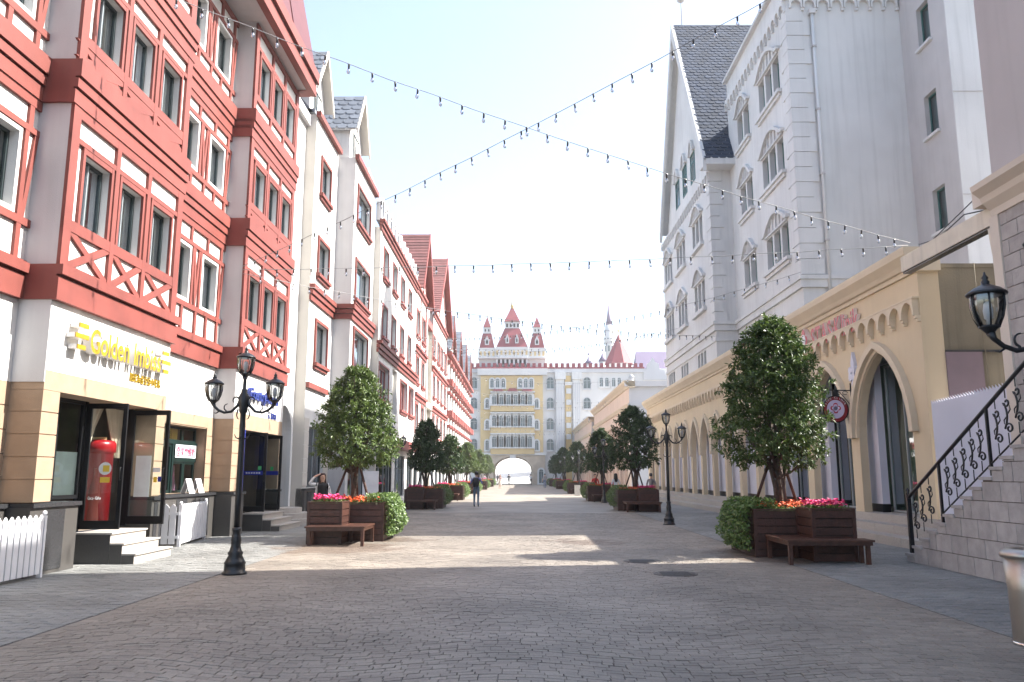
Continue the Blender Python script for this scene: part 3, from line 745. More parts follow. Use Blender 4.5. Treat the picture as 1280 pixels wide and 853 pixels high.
def gable_dormer(bd, ac, hw, p, z0, ze, zr, depth, roofm, wallm, trim, win=True, board=.16, over=.35, tile=(.34, .42), shape='hex'):
    """dormer or gable whose ridge runs away from the street"""
    b = MB(); x = bd.x(ac)
    b.prism([(x - hw, z0), (x + hw, z0), (x + hw, ze), (x, zr), (x - hw, ze)], -p, -p + .2)
    put('gable_wall', b.mesh('gable_wall', wallm), bd.root)
    for s in (-1, 1):
        b = MB(); b.quad((x + s * hw, -p + .2, z0), (x + s * hw, -p + depth, z0), (x + s * hw, -p + depth, ze), (x + s * hw, -p + .2, ze)); put('cheek_wall', b.raw('cheek_wall', wallm), bd.root)
    sl = (zr - ze) / hw; ho = hw + .22; zo = zr - sl * ho
    for s in (-1, 1):
        b = MB(); y0, y1 = -p - over, -p + depth; t = .09
        e = [(x + s * ho, y0, zo), (x, y0, zr), (x, y1, zr), (x + s * ho, y1, zo)]
        b.add([(q[0], q[1], q[2] + .02) for q in e] + [(q[0], q[1], q[2] + t) for q in e], [(0, 1, 2, 3), (7, 6, 5, 4), (0, 4, 5, 1), (1, 5, 6, 2), (2, 6, 7, 3), (3, 7, 4, 0)])
        rf = put('roof_slope', b.mesh('roof_slope', trim), bd.root)
        c = ((x + s * ho, y0, zo + t), (x, y0, zr + t), (x, y1, zr + t), (x + s * ho, y1, zo + t))
        cs = (c[3], c[0], c[1], c[2]) if s < 0 else (c[0], c[3], c[2], c[1])
        tiles(bd.root, roofm, cs, tile[0], tile[1], shape=shape, seed=int(ac * 10))
        b = MB(); b.prism([(x + s * ho, zo - board), (x, zr - board), (x, zr + t + .03), (x + s * ho, zo + t + .03)][::s], y0 - .05, y0 + .02)
        put('bargeboard', b.mesh('bargeboard', trim), bd.root)
    if win: bd.win(ac - hw * .5, ac + hw * .5, z0 + .25, ze - .05, p + .03, 2, alu, wg, fw=.06)

wb1 = Bld('white_townhouse', 'narrow white townhouse with red window casings and a slate dormer', 'building', -7.9, 29.3, 'L', 'white townhouses with red trim')
h = [(30.25, 31.7, 12.6, 14.05), (30.25, 31.9, 9.35, 10.75), (30.3, 32.1, 5.85, 7.45), (29.95, 32.3, 1.14, 3.4)]
wb1.wall('wall', white, 29.3, 33.1, 0, 15.5, 0, h, .2, back=.4, mr=offw)
for a0, a1, z0, z1 in h[:3]:
    wb1.win(a0, a1, z0, z1, -.14, 2, alu, wg, cur=2); casing(wb1, a0, a1, z0, z1, 0)
wb1.win(*h[3], -.1, 2, alu, wgd, nh=1, name='shop_window')
hband(wb1, 29.25, 33.05, 0, ((8.1, 8.3, .08), (8.33, 8.5, .14), (8.53, 8.72, .2))); hband(wb1, 29.3, 32.4, 0, ((4.8, 5.0, .12),))
hband(wb1, 29.2, 33.05, 0, ((15.4, 15.6, .18),))
for i in range(5): wb1.box('stone_course', offw, 29.3, 29.93, 0, .03, 1.2 + i * .5, 1.68 + i * .5); wb1.box('stone_course', offw, 32.33, 33.1, 0, .03, 1.2 + i * .5, 1.68 + i * .5)
plinth(wb1, 29.3, 33.05, -.2, .12, 1.05)
wb1.box('core', dark, 29.35, 33.0, -5, -.5, 0, 15.3)
gable_dormer(wb1, 30.9, 1.15, -.45, 15.5, 17.2, 18.95, 2.6, slateL, white, offw)
wb1.box('roof', slateL, 29.3, 33.1, -4.6, -.1, 15.6, 15.75)
b = MB(); x0, x1 = wb1.rng(29.3, 38.0)
b.add([(x0, .15, 15.6), (x1, .15, 15.6), (x1, 2.4, 18.3), (x0, 2.4, 18.3), (x0, 4.6, 15.6), (x1, 4.6, 15.6)], [(0, 1, 2, 3), (3, 2, 5, 4), (1, 5, 2), (0, 3, 4)]); put('roof', b.mesh('roof', slateL), wb1.root)

wb2 = Bld('white_townhouse', 'projecting white townhouse with wide red-cased windows and tall slate dormer', 'building', -7.15, 33.1, 'L', 'white townhouses with red trim')
h = [(33.75, 36.6, 12.6, 14.2), (33.75, 36.8, 9.15, 10.85), (33.75, 36.8, 5.7, 7.8), (33.6, 37.4, .6, 3.2)]
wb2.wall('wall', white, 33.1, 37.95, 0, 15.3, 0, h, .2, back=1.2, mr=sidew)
for a0, a1, z0, z1 in h[:3]:
    wb2.win(a0, a1, z0, z1, -.14, 3, alu, wg, cur=3); casing(wb2, a0, a1, z0, z1, 0)
wb2.win(*h[3], -.1, 3, alu, wgd, nh=1, name='shop_window')
hband(wb2, 33.05, 37.95, 0, ((8.1, 8.3, .08), (8.33, 8.5, .14), (8.53, 8.72, .2))); hband(wb2, 33.1, 37.95, 0, ((4.8, 5.0, .12),))
hband(wb2, 33.0, 38.0, 0, ((15.2, 15.42, .18),))
for q in ((8.1, 8.3, .08), (8.33, 8.5, .14), (8.53, 8.72, .2)): wb2.box('string_course', red, 33.1 - q[2], 33.1, -.74, q[2], q[0], q[1])
plinth(wb2, 33.1, 33.6, -.3, .1, .6); plinth(wb2, 37.4, 37.95, -.3, .1, .6)
wb2.box('core', dark, 33.2, 37.9, -5, -.5, 0, 15.2)
gable_dormer(wb2, 34.6, 1.25, -.35, 15.3, 16.9, 18.8, 2.8, slateL, white, offw)
for k in range(5): wb2.box('parapet_block', whiteB, 36.0 + k * .4, 36.25 + k * .4, -.3, 0, 15.42, 16.0 - .05 * k)

wb3 = Bld('white_terrace', 'long white terrace with red cornices and a pierced arched parapet', 'building', -6.9, 38.0, 'L')
cols3 = (39.3, 42.3, 45.3, 48.4)
h = [(c, c + 1.35, z0, z1) for c in cols3 for z0, z1 in ((11.5, 13.0), (8.45, 10.05))]
h += [(38.7, 41.6, 5.3, 7.0), (43.0, 44.6, 4.9, 7.3), (45.8, 48.4, 5.3, 7.0), (49.4, 51.4, 5.3, 7.0)]
h += [(38.6, 43.0, .4, 2.7), (44.5, 48.2, .4, 2.7), (49.2, 51.8, .4, 2.7)]
wb3.wall('wall', white, 38.0, 52.3, 0, 13.7, 0, h, .22, back=.8, mr=offw)
for k, (a0, a1, z0, z1) in enumerate(h):
    if k < 8: wb3.win(a0, a1, z0, z1, -.16, 2, alu, wg, cur=k % 4 + 1); casing(wb3, a0, a1, z0, z1, 0, redlite, .09, .05)
    elif k in (8, 10, 11): wb3.win(a0, a1, z0, z1, -.16, 3, redlite, wg, cur=2, fw=.14); casing(wb3, a0, a1, z0, z1, 0, redlite, .09, .05, True)
    elif k > 11: wb3.win(a0, a1, z0, z1, -.1, 3, alu, wgd, nh=1, name='shop_window')
    else: wb3.box('recess_panel', offw, a0, a1, -.24, -.2, z0, z1)
hband(wb3, 37.95, 52.2, 0, ((7.45, 7.62, .1), (7.65, 7.85, .18), (7.88, 8.02, .26)))
hband(wb3, 37.95, 52.2, 0, ((13.6, 13.78, .1), (13.8, 13.95, .18), (13.97, 14.12, .26)))
hband(wb3, 39.0, 52.2, 0, ((3.0, 3.5, .5),), redlite)
wb3.box('corner_strip', offw, 38.0, 38.35, 0, .06, 0, 13.5)
wb3.box('core', dark, 38.1, 52.2, -5, -.5, 0, 13.6)
ap = arch_pts(.28, .28, 6)
b = MB(); w = .42
b.box(-w, w, -.14, .14, 0, .25)
for s in (-1, 1): b.box(*( (-w, -.28) if s < 0 else (.28, w)), -.14, .14, .25, .85)
for i in range(len(ap) - 1):
    a, c = ap[i], ap[i + 1]
    b.prism([(a[0], .85 + a[1]), (c[0], .85 + c[1]), (c[0] * 1.45, .85 + c[1] * 1.45), (a[0] * 1.45, .85 + a[1] * 1.45)], -.14, .14)
pm = b.mesh('parapet_arch', whiteB)
b = MB(); b.box(-.18, .18, -.16, .16, 0, .7); b.box(-.22, .22, -.2, .2, .7, .8); pb = b.mesh('parapet_post', whiteB)
for k in range(11):
    wb3.put('parapet_arch', pm, 38.6 + k * 1.28, -.1, 14.12)
    wb3.put('parapet_post', pb, 39.24 + k * 1.28, -.1, 14.12)

def gabled(name, label, line, y0, y1, zw, zr, roofm, X_=None, apex=None):
    g = Bld(name, label, 'building', line, y0, 'L', 'gabled red and white houses')
    yc = apex or (y0 + y1) / 2
    n = max(1, int((y1 - y0) / 2.6)); stp = (y1 - y0) / n
    h = [(y0 + (i + .28) * stp, y0 + (i + .72) * stp, z, z + 1.7) for i in range(n) for z in (4.6, 7.8, 11.0)] + [(y0 + (i + .12) * stp, y0 + (i + .88) * stp, .4, 2.9) for i in range(n)]
    g.wall('wall', white, y0, y1, 0, zw, 0, h, .22, back=1.0, mr=offw)
    for k, (a0, a1, z0, z1) in enumerate(h):
        if k < 3 * n: g.win(a0, a1, z0, z1, -.15, 2, alu, wg, cur=k % 4 + 1); casing(g, a0, a1, z0, z1, 0, redlite, .16, .06)
        else: g.win(a0, a1, z0, z1, -.1, 2, alu, wgd, nh=1, name='shop_window')
    for z in (3.4, 6.6, 9.8, zw - .3): hband(g, y0, y1, 0, ((z, z + .22, .12), (z + .24, z + .42, .24)), redlite)
    for u in (y0 + .1, (y0 + y1) / 2, y1 - .1): g.box('timber', redlite, u - .09, u + .09, 0, .05, 10.2, zw - .3)
    hw = (y1 - y0) / 2 - .1
    gable_dormer(g, (y0 + y1) / 2, hw, .06, zw, zw + .05, zr, 7.5, roofm, white, redlite, win=False, board=.35, over=.5, tile=(.3, 3.0), shape='flat')
    g.win(yc - .6, yc + .6, zw + .6, zw + 2.0, .08, 2, alu, wg)
    for s in (-1, 1): g.diag('timber', redlite, yc + s * hw * .75, zw + .1, yc + s * .8, zw + (zr - zw) * .6, .16, .06, .12)
    g.box('core', dark, y0 + .1, y1 - .1, -5, -.5, 0, zw)
    return g
g1 = gabled('gabled_house', 'white house with steep red tiled gable beside the pierced parapet', -7.0, 52.35, 58.6, 14.2, 18.6, redtile)
tr = Bld('link_block', 'pale stone corner block with a recessed balcony between two gabled houses', 'building', -7.3, 58.65, 'L')
tr.wall('wall', offw, 58.65, 62.9, 0, 13.4, 0, [(59.6, 62.2, 3.0, 6.4), (59.6, 62.2, 7.6, 12.4)], .9)
tr.box('niche_back', castw, 59.6, 62.2, -.95, -.9, 3.0, 12.4); tr.box('cornice', offw, 58.65, 62.9, 0, .4, 6.6, 7.0); tr.box('cornice', redlite, 58.65, 62.9, 0, .35, 12.9, 13.4)
b = MB(); b.lathe([(.5, 0), (.5, 13.2), (.62, 13.3), (.62, 13.8), (.45, 13.9)], 14, (tr.x(59.1), .1, 0)); put('round_column', b.mesh('round_column', sidew), tr.root)
tr.box('core', dark, 58.7, 62.8, -5, -1, 0, 13.3)
g2 = gabled('gabled_house', 'white house with wide red tiled gable past the round column', -7.0, 62.95, 75.6, 14.6, 20.6, redtile)
for k in range(4):
    y0 = 75.7 + k * 9.2
    g = Bld('balcony_house', ('white house with slate gable and red balconies, next to the wide red gable', 'white house with slate gable and red balconies, second of its row',
        'white house with slate gable and red balconies, third of its row', 'white house with slate gable and red balconies, next to the gatehouse')[k], 'building', -7.0, y0, 'L', 'slate gabled houses with red balconies')
    h = [(y0 + u, y0 + u + 1.5, z, z + 1.9) for u in (.8, 3.7, 6.7) for z in (4.2, 7.4, 10.4)] + [(y0 + u, y0 + u + 2, .4, 3) for u in (.7, 3.5, 6.4)]
    g.wall('wall', white, y0, y0 + 9.1, 0, 13.2, 0, h, .22, back=1, mr=offw)
    for i, (a0, a1, z0, z1) in enumerate(h): g.win(a0, a1, z0, z1, -.15, 2, alu, wg if i < 9 else wgd, cur=i % 4 + 1 if i < 9 else None)
    for u in (.8, 3.7, 6.7):
        for z in (4.2, 7.4, 10.4):
            g.box('balcony', redlite, y0 + u - .25, y0 + u + 1.75, .02, .55, z - .35, z + .3); g.box('awning', redlite, y0 + u - .1, y0 + u + 1.6, 0, .35, z + 1.9, z + 2.15)
    hband(g, y0, y0 + 9.1, 0, ((3.2, 3.5, .3), (13.0, 13.3, .5)), redlite)
    gable_dormer(g, y0 + 4.6, 2.6, .05, 13.2, 14.0, 17.6, 5, slateL, white, red, win=True, board=.3, over=.3, tile=(.5, .8))
    b = MB(); x0, x1 = g.rng(y0, y0 + 9.1); b.add([(x0, -.5, 13.3), (x1, -.5, 13.3), (x1, 3, 16.4), (x0, 3, 16.4), (x0, 5, 13.3), (x1, 5, 13.3)], [(0, 1, 2, 3), (3, 2, 5, 4), (1, 5, 2), (0, 3, 4)]); put('roof', b.mesh('roof', slateL), g.root)
    g.box('core', dark, y0 + .05, y0 + 9.05, -5, -.5, 0, 13)

# ================================================================ END OF THE STREET: castle gatehouse
CY = 137.0
ct = Bld('castle_gatehouse', 'pale castle gatehouse with red roofed turrets and a wide vaulted passage', 'building', CY, 0.0, 'F')
def cp(x, y, dy=0):
    v = at_y(x, y, CY - dy); return v.x, v.z
def cbox(name, m, x0, x1, y0, y1, p0, p1):
    a = cp(x0, y0); c = cp(x1, y1); ct.box(name, m, min(a[0], c[0]), max(a[0], c[0]), p0, p1, min(a[1], c[1]), max(a[1], c[1]))
ZC = cp(640, 461)[1]
# facade with vaulted passage
xl, xr = cp(586, 600)[0], cp(838, 600)[0]
pc = cp(641, 606)[0]; pw = (cp(665.5, 606)[0] - cp(617, 606)[0]) / 2; zsp = cp(640, 588)[1]; zap = cp(640, 571)[1]
b = MB(); zt = cp(640, 567)[1]
bl_, br_ = cp(600, 600)[0], cp(681.5, 600)[0]
b.quad((bl_, -.5, 0), (pc - pw, -.5, 0), (pc - pw, -.5, zt), (bl_, -.5, zt)); b.quad((pc + pw, -.5, 0), (br_, -.5, 0), (br_, -.5, zt), (pc + pw, -.5, zt))
ap = arch_pts(pw, pw, 12); ap = [(x, z * (zap - zsp) / pw) for x, z in ap]
for i in range(len(ap) - 1):
    a, c = ap[i], ap[i + 1]
    b.quad((pc + a[0], -.5, zsp + a[1]), (pc + c[0], -.5, zsp + c[1]), (pc + c[0], -.5, zt), (pc + a[0], -.5, zt))
    b.quad((pc + a[0], -.5, zsp + a[1]), (pc + a[0], 12, zsp + a[1]), (pc + c[0], 12, zsp + c[1]), (pc + c[0], -.5, zsp + c[1]))
for s in (-1, 1): b.quad((pc + s * pw, -.5, 0), (pc + s * pw, 12, 0), (pc + s * pw, 12, zsp), (pc + s * pw, -.5, zsp))
b.quad((bl_, -.5, zt), (br_, -.5, zt), (br_, 0, zt), (bl_, 0, zt))
put('passage_wall', b.raw('passage_wall', castb), ct.root)
b = MB(); b.sweep([(pc - pw, 0)] + [(pc + a[0], zsp + a[1]) for a in ap] + [(pc + pw, 0)], [(0, -.62), (.45, -.62), (.45, -.4), (0, -.4)]); put('passage_arch', b.mesh('passage_arch', castb), ct.root)
ct.box('keystone', whiteB, pc - .5, pc + .5, .3, .8, zap - .3, zap + 1.0)
ct.wall('wall', castw, xl, xr, zt, ZC, 0, [], back=9); ct.wall('wall', castw, xl, bl_, 0, zt, 0, []); ct.wall('wall', castw, br_, xr, 0, zt, 0, [])
cbox('yellow_front', casty, 601, 679, 470, 566, 0, .3)
cbox('ledge', whiteB, 598, 683, 566, 569.5, 0, .8)
cbox('cornice', castw, 597, 684, 461.5, 469.5, 0, .7); cbox('cornice', castg, 587, 805, 461, 466, 0, .35)
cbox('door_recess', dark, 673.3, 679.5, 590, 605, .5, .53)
def arched(x0, x1, y0, y1, p, rim=.28, gl=None, rimm=None, name='window'):
    """round headed window: pale surround, glazing set back inside it"""
    a = cp(x0, y1); c = cp(x1, y0); w = (c[0] - a[0]) / 2; h = c[1] - a[1] - w; xc = (a[0] + c[0]) / 2
    key = ('arched', round(w, 2), round(h, 2), rim, (rimm or whiteB).name)
    if key not in _cache:
        bb = MB(); pts = [(-w, 0)] + [(q[0], h + q[1]) for q in arch_pts(w, w, 6)] + [(w, 0)]
        bb.sweep(pts, [(0, -.2), (rim, -.2), (rim, 0), (0, 0)]); bb.box(-w - rim, w + rim, -.3, 0, -.25, 0)
        g = MB(); g.prism(pts, -.06, -.03); ml = MB(); ml.box(-.05, .05, -.1, -.06, 0, h + w); ml.box(-w, w, -.1, -.062, h - .05, h + .05)
        _cache[key] = (bb.mesh('surround', rimm or whiteB), g.mesh('pane', gl or cwin), ml.mesh('glazing_bar', alug))
    m = _cache[key]; o = put(name, m[0], ct.root, T(xc, -p, a[1])); put('pane', m[1], o); put('glazing_bar', m[2], o)
arched(673.8, 679, 587, 604, .5, .3, name='door')
for y0, y1 in ((472, 486), (497.5, 511), (523, 537), (549, 563)):
    arched(588.5, 596.5, y0, y1, 0, .1, rimm=castg); arched(683.5, 692, y0, y1, 0, .1, rimm=castg); arched(729.5, 738, y0, y1, 0, .1, rimm=castg)
for xs in ((613, 620, 627), (648, 655, 662)):
    for x in xs: arched(x, x + 4.2, 474, 485, .3, .22)
for y0, y1 in ((499.5, 510.5), (526, 536.5), (551, 563)):
    arched(607, 611, y0, y1, .3, .25); arched(668.8, 673, y0, y1, .3, .25)
for x in (749.5, 756.5, 765, 772): arched(x, x + 4, 472.5, 483.5, 0, .2)
for y0, y1 in ((494, 508), (520, 535), (546, 561)):
    cbox('loggia', casty, 613.5, 668, y1, y1 + 7, .3, 1.0); cbox('loggia_ledge', whiteB, 613, 668.5, y1 - 1.5, y1, .3, 1.2); cbox('loggia_ledge', whiteB, 613, 668.5, y0 - 4, y0 - 2.4, .3, 1.1)
    for k in range(6): arched(615.3 + k * 8.9, 620.3 + k * 8.9, y0, y1 - 1.5, .5, .45)
for x in (616, 634, 652):
    a = cp(x, 490); c = cp(x + 13.5, 485.5); b = MB(); b.add([(a[0], -1.3, a[1]), (c[0], -1.3, a[1]), (c[0] - .4, -.3, c[1]), (a[0] + .4, -.3, c[1]), (a[0], -.3, a[1]), (c[0], -.3, a[1])], [(0, 1, 2, 3), (0, 3, 4), (1, 5, 2), (0, 4, 5, 1)]); put('awning_roof', b.mesh('awning_roof', castr), ct.root)
# white giant pilasters
for x0, x1 in ((694.5, 706), (715.5, 726)):
    cbox('pilaster', whiteB, x0, x1, 475, 606, 0, .6); cbox('capital', whiteB, x0 - 1, x1 + 1, 466, 475, 0, .9)
    for k in range(4): u = x0 + 1.6 + k * (x1 - x0 - 3) / 3; cbox('fluting', castg, u - .3, u + .3, 479, 600, .6, .64)
cbox('yellow_strip', casty, 706.2, 715.3, 470, 606, 0, .2)
for y in (486, 500, 515, 529, 543): cbox('panel', whiteB, 707.7, 714, y, y + 6.5, .2, .4)
cbox('frieze', whiteB, 706, 715.5, 478, 482, .2, .5)
# battlements
x = 588.0
while x < 803:
    cbox('merlon', merl, x, x + 4.1, 454.3, 460.2, -.6, .2); x += 7.05
cbox('merlon_base', merl, 587, 805, 459.6, 461.2, -.5, .4)
# stepped gable on the right
poly = [(804, 475), (804, 462), (808, 462), (809, 455), (812, 453), (815.5, 447), (819, 453), (823, 455), (824, 462), (830, 463), (832, 469), (836, 471), (836, 475)]
b = MB(); b.prism([cp(*q) for q in poly][::-1], -.2, .6); put('stepped_gable', b.mesh('stepped_gable', castg), ct.root)
a = cp(789, 478); b = MB(); b.lathe([(.45, 0), (.45, .5), (.6, .6), (.4, .7), (.4, 1.3), (.55, 1.4), (.12, 1.9)], 8, (a[0], -.6, a[1] - .6)); put('stone_lantern', b.mesh('stone_lantern', castg), ct.root)
# turrets and central roof
def pyr(name, m, x0, x1, yb, t0, t1, yt, p0, dep):
    """four sided roof (frustum); x0,x1 base, t0,t1 top in picture columns"""
    a = cp(x0, yb); c = cp(x1, yb); d = cp(t0, yt); e = cp(t1, yt); k = (e[0] - d[0]) / max(.01, c[0] - a[0])
    y0, y1 = -p0, -p0 + dep; ym = (y0 + y1) / 2; u0, u1 = ym - dep / 2 * k, ym + dep / 2 * k
    b = MB(); b.add([(a[0], y0, a[1]), (c[0], y0, a[1]), (c[0], y1, a[1]), (a[0], y1, a[1]), (d[0], u0, d[1]), (e[0], u0, d[1]), (e[0], u1, d[1]), (d[0], u1, d[1])],
        [(0, 1, 5, 4), (1, 2, 6, 5), (2, 3, 7, 6), (3, 0, 4, 7), (4, 5, 6, 7), (3, 2, 1, 0)]); put(name, b.mesh(name, m), ct.root)
DB = -1.2
cbox('tower_base', castw, 598, 682, 447, 461, -9, DB)
cbox('belt', castw, 597.5, 618.5, 434, 446.5, DB - 4, DB + .3); cbox('belt', castw, 661, 682, 434, 446.5, DB - 4, DB + .3); cbox('belt', castw, 619, 660.5, 433, 446.5, DB - 6, DB + .45)
for x in [599.3 + 5.3 * k for k in range(4)] + [662.3 + 5.3 * k for k in range(4)]: cbox('belt_panel', casty, x, x + 2.6, 438.5, 444, DB + .3, DB + .36)
for k in range(8): cbox('belt_panel', casty, 620.2 + k * 5.25, 622.6 + k * 5.25, 437.5, 443, DB + .45, DB + .5)
cbox('cornice', castw, 597, 683, 446.2, 447.6, DB - 1, DB + .7)
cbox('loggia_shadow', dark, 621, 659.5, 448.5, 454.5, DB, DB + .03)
for k in range(8): cbox('column', whiteB, 619.6 + k * 5.4, 622.1 + k * 5.4, 448, 456, DB + .03, DB + .5)
for x0 in (598.5, 661.5):
    xm = x0 + 9.9
    pyr('turret_roof', castr, x0, x0 + 19.6, 434.2, xm - 5.6, xm + 5.6, 415, -DB - 2.4 + 0, 2.8) if False else pyr('turret_roof', castr, x0, x0 + 19.6, 434.2, xm - 5.6, xm + 5.6, 415, DB + .1, 2.7)
    cbox('turret_neck', whiteB, xm - 5, xm + 5, 407, 415, DB - 2.0, DB - .5)
    for s in (-2.2, 2.2): cbox('neck_window', dark, xm + s - .8, xm + s + .8, 409.5, 412.5, DB - .5, DB - .47)
    pyr('turret_spire', castr, xm - 4.8, xm + 4.8, 407, xm - .3, xm + .3, 393.5, DB - .3, 1.6)
    a = cp(xm, 393.8); b = MB(); b.lathe([(.05, 0), (.05, .4), (.16, .5), (.02, .75)], 8, (a[0], -(DB - .3) + .8, a[1] - .1)); put('finial', b.mesh('finial', gold), ct.root)
    a = cp(xm - 2.6, 430); c = cp(xm + 2.6, 420.5); b = MB(); w = (c[0] - a[0]) / 2; b.prism([(a[0], a[1]), (c[0], a[1]), (c[0], c[1] - .5), ((a[0] + c[0]) / 2, c[1] + .35), (a[0], c[1] - .5)], -DB - .05, -DB + .9)
    o = put('dormer', b.mesh('dormer', whiteB), ct.root); b = MB(); b.prism([(a[0] + w * .45, a[1] + .2), (c[0] - w * .45, a[1] + .2), (c[0] - w * .45, c[1] - .7), ((a[0] + c[0]) / 2, c[1] - .3), (a[0] + w * .45, c[1] - .7)], -DB - .07, -DB - .05); put('dormer_window', b.mesh('dormer_window', dark), o)
pyr('central_roof', castr, 620, 660, 433.2, 630.5, 649.5, 407.5, DB + .3, 5.6)
cbox('roof_neck', whiteB, 631, 649, 399, 407.5, DB - 3.5, DB - 1.2)
for k in range(4): cbox('neck_window', dark, 632.4 + k * 4.6, 634.8 + k * 4.6, 401.5, 406, DB - 1.2, DB - 1.17)
pyr('central_spire', castr, 630, 650, 399, 638.6, 641.4, 380, DB - .9, 2.9)
a = cp(640, 380.5); b = MB(); b.lathe([(.35, 0), (.25, .3), (.4, .5), (.2, .8), (.12, 1.4), (.04, 1.6), (.02, 3.8)], 8, (a[0], -DB + 2.35, a[1] - .1)); put('finial', b.mesh('finial', gold), ct.root)
for x in (634, 646):
    a = cp(x - 2.2, 428); c = cp(x + 2.2, 419); b = MB(); b.prism([(a[0], a[1]), (c[0], a[1]), (c[0], c[1] - .4), ((a[0] + c[0]) / 2, c[1] + .4), (a[0], c[1] - .4)], -DB - .15, -DB + 1.2)
    o = put('dormer', b.mesh('dormer', whiteB), ct.root); b = MB(); b.prism([(a[0] + .18, a[1] + .2), (c[0] - .18, a[1] + .2), (c[0] - .18, c[1] - .6), ((a[0] + c[0]) / 2, c[1] - .1), (a[0] + .18, c[1] - .6)], -DB - .17, -DB - .15); put('dormer_window', b.mesh('dormer_window', dark), o)
for x0, x1 in ((586, 600), (680, 702)):
    a = cp(x0, 461); c = cp(x1, 450); b = MB(); hi = (x1, 450) if x0 < 600 else (x0, 448)
    h_ = cp(*hi); b.prism([(a[0], a[1]), (c[0], a[1]), (h_[0], h_[1])], 3, 7); put('side_roof', b.mesh('side_roof', offw), ct.root)
# beyond the passage
ws = put('sun_catching_ramp', None, None, T(0, 168, 0), 'broad white stair wall seen through the castle passage', 'wall')
b = MB(); b.add([(-16, -14, 0), (16, -14, 0), (16, 0, 6.4), (-16, 0, 6.4), (-16, 1, 6.4), (16, 1, 6.4), (16, 1, 0), (-16, 1, 0)], [(0, 1, 2, 3), (3, 2, 5, 4), (4, 5, 6, 7), (0, 3, 4, 7), (1, 6, 5, 2), (0, 7, 6, 1)]); put('ramp', b.mesh('ramp', white), ws)  # smooth slope in place of steps, tilted up to catch the sun
bx('blue_banner', mat('sky_blue_panel', (.10, .26, .50), .5), ws, -6, 2.5, -.06, -.01, 6.5, 7.6)
for k in range(4): bx('banner_post', alug, ws, -5.6 + k * 2.6, -5.5 + k * 2.6, 0, .1, 6.4, 7.7)
# red pavilion cone, pale spire and violet roof behind the battlements
def far_pt(x, y, Y): return at_y(x, y, Y)
pv = thing('cone_pavilion', 'red octagonal cone roof rising behind the castle battlements', 'tower', (far_pt(777, 600, 150).x, 150, 0))
zb_, zt_ = far_pt(777, 456, 150).z, far_pt(777, 419, 150).z; rr_ = far_pt(796, 456, 150).x - far_pt(777, 456, 150).x
b = MB(); b.lathe([(rr_, zb_), (.1, zt_)], 8, ph=.2, smooth=False); put('roof', b.mesh('roof', castr), pv); b = MB(); b.lathe([(rr_ * .9, 0), (rr_ * .9, zb_)], 8, ph=.2, smooth=False); put('wall', b.mesh('wall', castw), pv)
b = MB(); b.lathe([(.06, zt_), (.05, zt_ + .6), (.2, zt_ + .8), (.03, zt_ + 1.3)], 8); put('finial', b.mesh('finial', gold), pv)
SY = 205
sp = thing('spire_tower', 'slender pale tower with tall violet spire behind the red cone', 'tower', (far_pt(765, 600, SY).x, SY, 0))
zz = lambda y: far_pt(765, y, SY).z; u = .205
b = MB(); b.lathe([(5 * u, 0), (5 * u, zz(432)), (6.3 * u, zz(428)), (6.8 * u, zz(424)), (6.2 * u, zz(422)), (5.6 * u, zz(415)), (4.6 * u, zz(407))], 14); put('shaft', b.mesh('shaft', castw), sp)
b = MB(); b.lathe([(4.2 * u, zz(407)), (2.0 * u, zz(394)), (.15, zz(382))], 14); put('spire', b.mesh('spire', violet), sp)
b = MB(); b.lathe([(6.6 * u, zz(425.5)), (6.6 * u, zz(423.3))], 14); put('gallery', b.mesh('gallery', castg), sp)
for k in range(10):
    an = k * math.pi / 5; bx('gallery_window', cwin, sp, 6.7 * u * math.cos(an) - .15, 6.7 * u * math.cos(an) + .15, 6.7 * u * math.sin(an) - .15, 6.7 * u * math.sin(an) + .15, zz(425), zz(423.6))
for k in range(6):
    an = k * math.pi / 3 + .3; bx('slit_window', cwin, sp, 5 * u * math.cos(an) - .2, 5 * u * math.cos(an) + .2, 5 * u * math.sin(an) - .2, 5 * u * math.sin(an) + .2, zz(440), zz(433))
for x, y0, y1, n in ((738, 455, 446, 'with a ball finial'), (756, 452, 441, 'beside the pale spire')):
    t = thing('small_turret', 'small violet capped turret behind the battlements ' + n, 'tower', (far_pt(x, 600, 160).x, 160, 0), group='small turrets behind the battlements')
    b = MB(); z0, z1 = far_pt(x, y0, 160).z, far_pt(x, y1, 160).z; b.lathe([(.75, 0), (.75, z0)], 10); put('shaft', b.mesh('shaft', castw), t); b = MB(); b.lathe([(.95, z0), (.35, (z0 + z1) / 2), (.04, z1), (.04, z1 + .3), (.3, z1 + .5), (.03, z1 + .8)], 10); put('cap', b.mesh('cap', violet), t)
vr = thing('violet_roof_hall', 'distant hall with broad violet tiled roof behind the stepped gable', 'building', (far_pt(816, 600, 175).x, 175, 0))
a = far_pt(791, 440, 175); c = far_pt(838, 466, 175); x0, x1 = a.x - vr.location.x, c.x - vr.location.x + 6
b = MB(); b.add([(x0, -4, c.z - 1), (x1, -4, c.z - 1), (x1, 0, a.z), (x0 + .6, 0, a.z), (x0, 4, c.z - 1), (x1, 4, c.z - 1)], [(0, 1, 2, 3), (3, 2, 5, 4), (0, 3, 4), (1, 5, 2)]); put('roof', b.mesh('roof', violet), vr)
bx('wall', castw, vr, x0 + .3, x1 - .3, -3.7, 3.7, 0, c.z - 1.01)
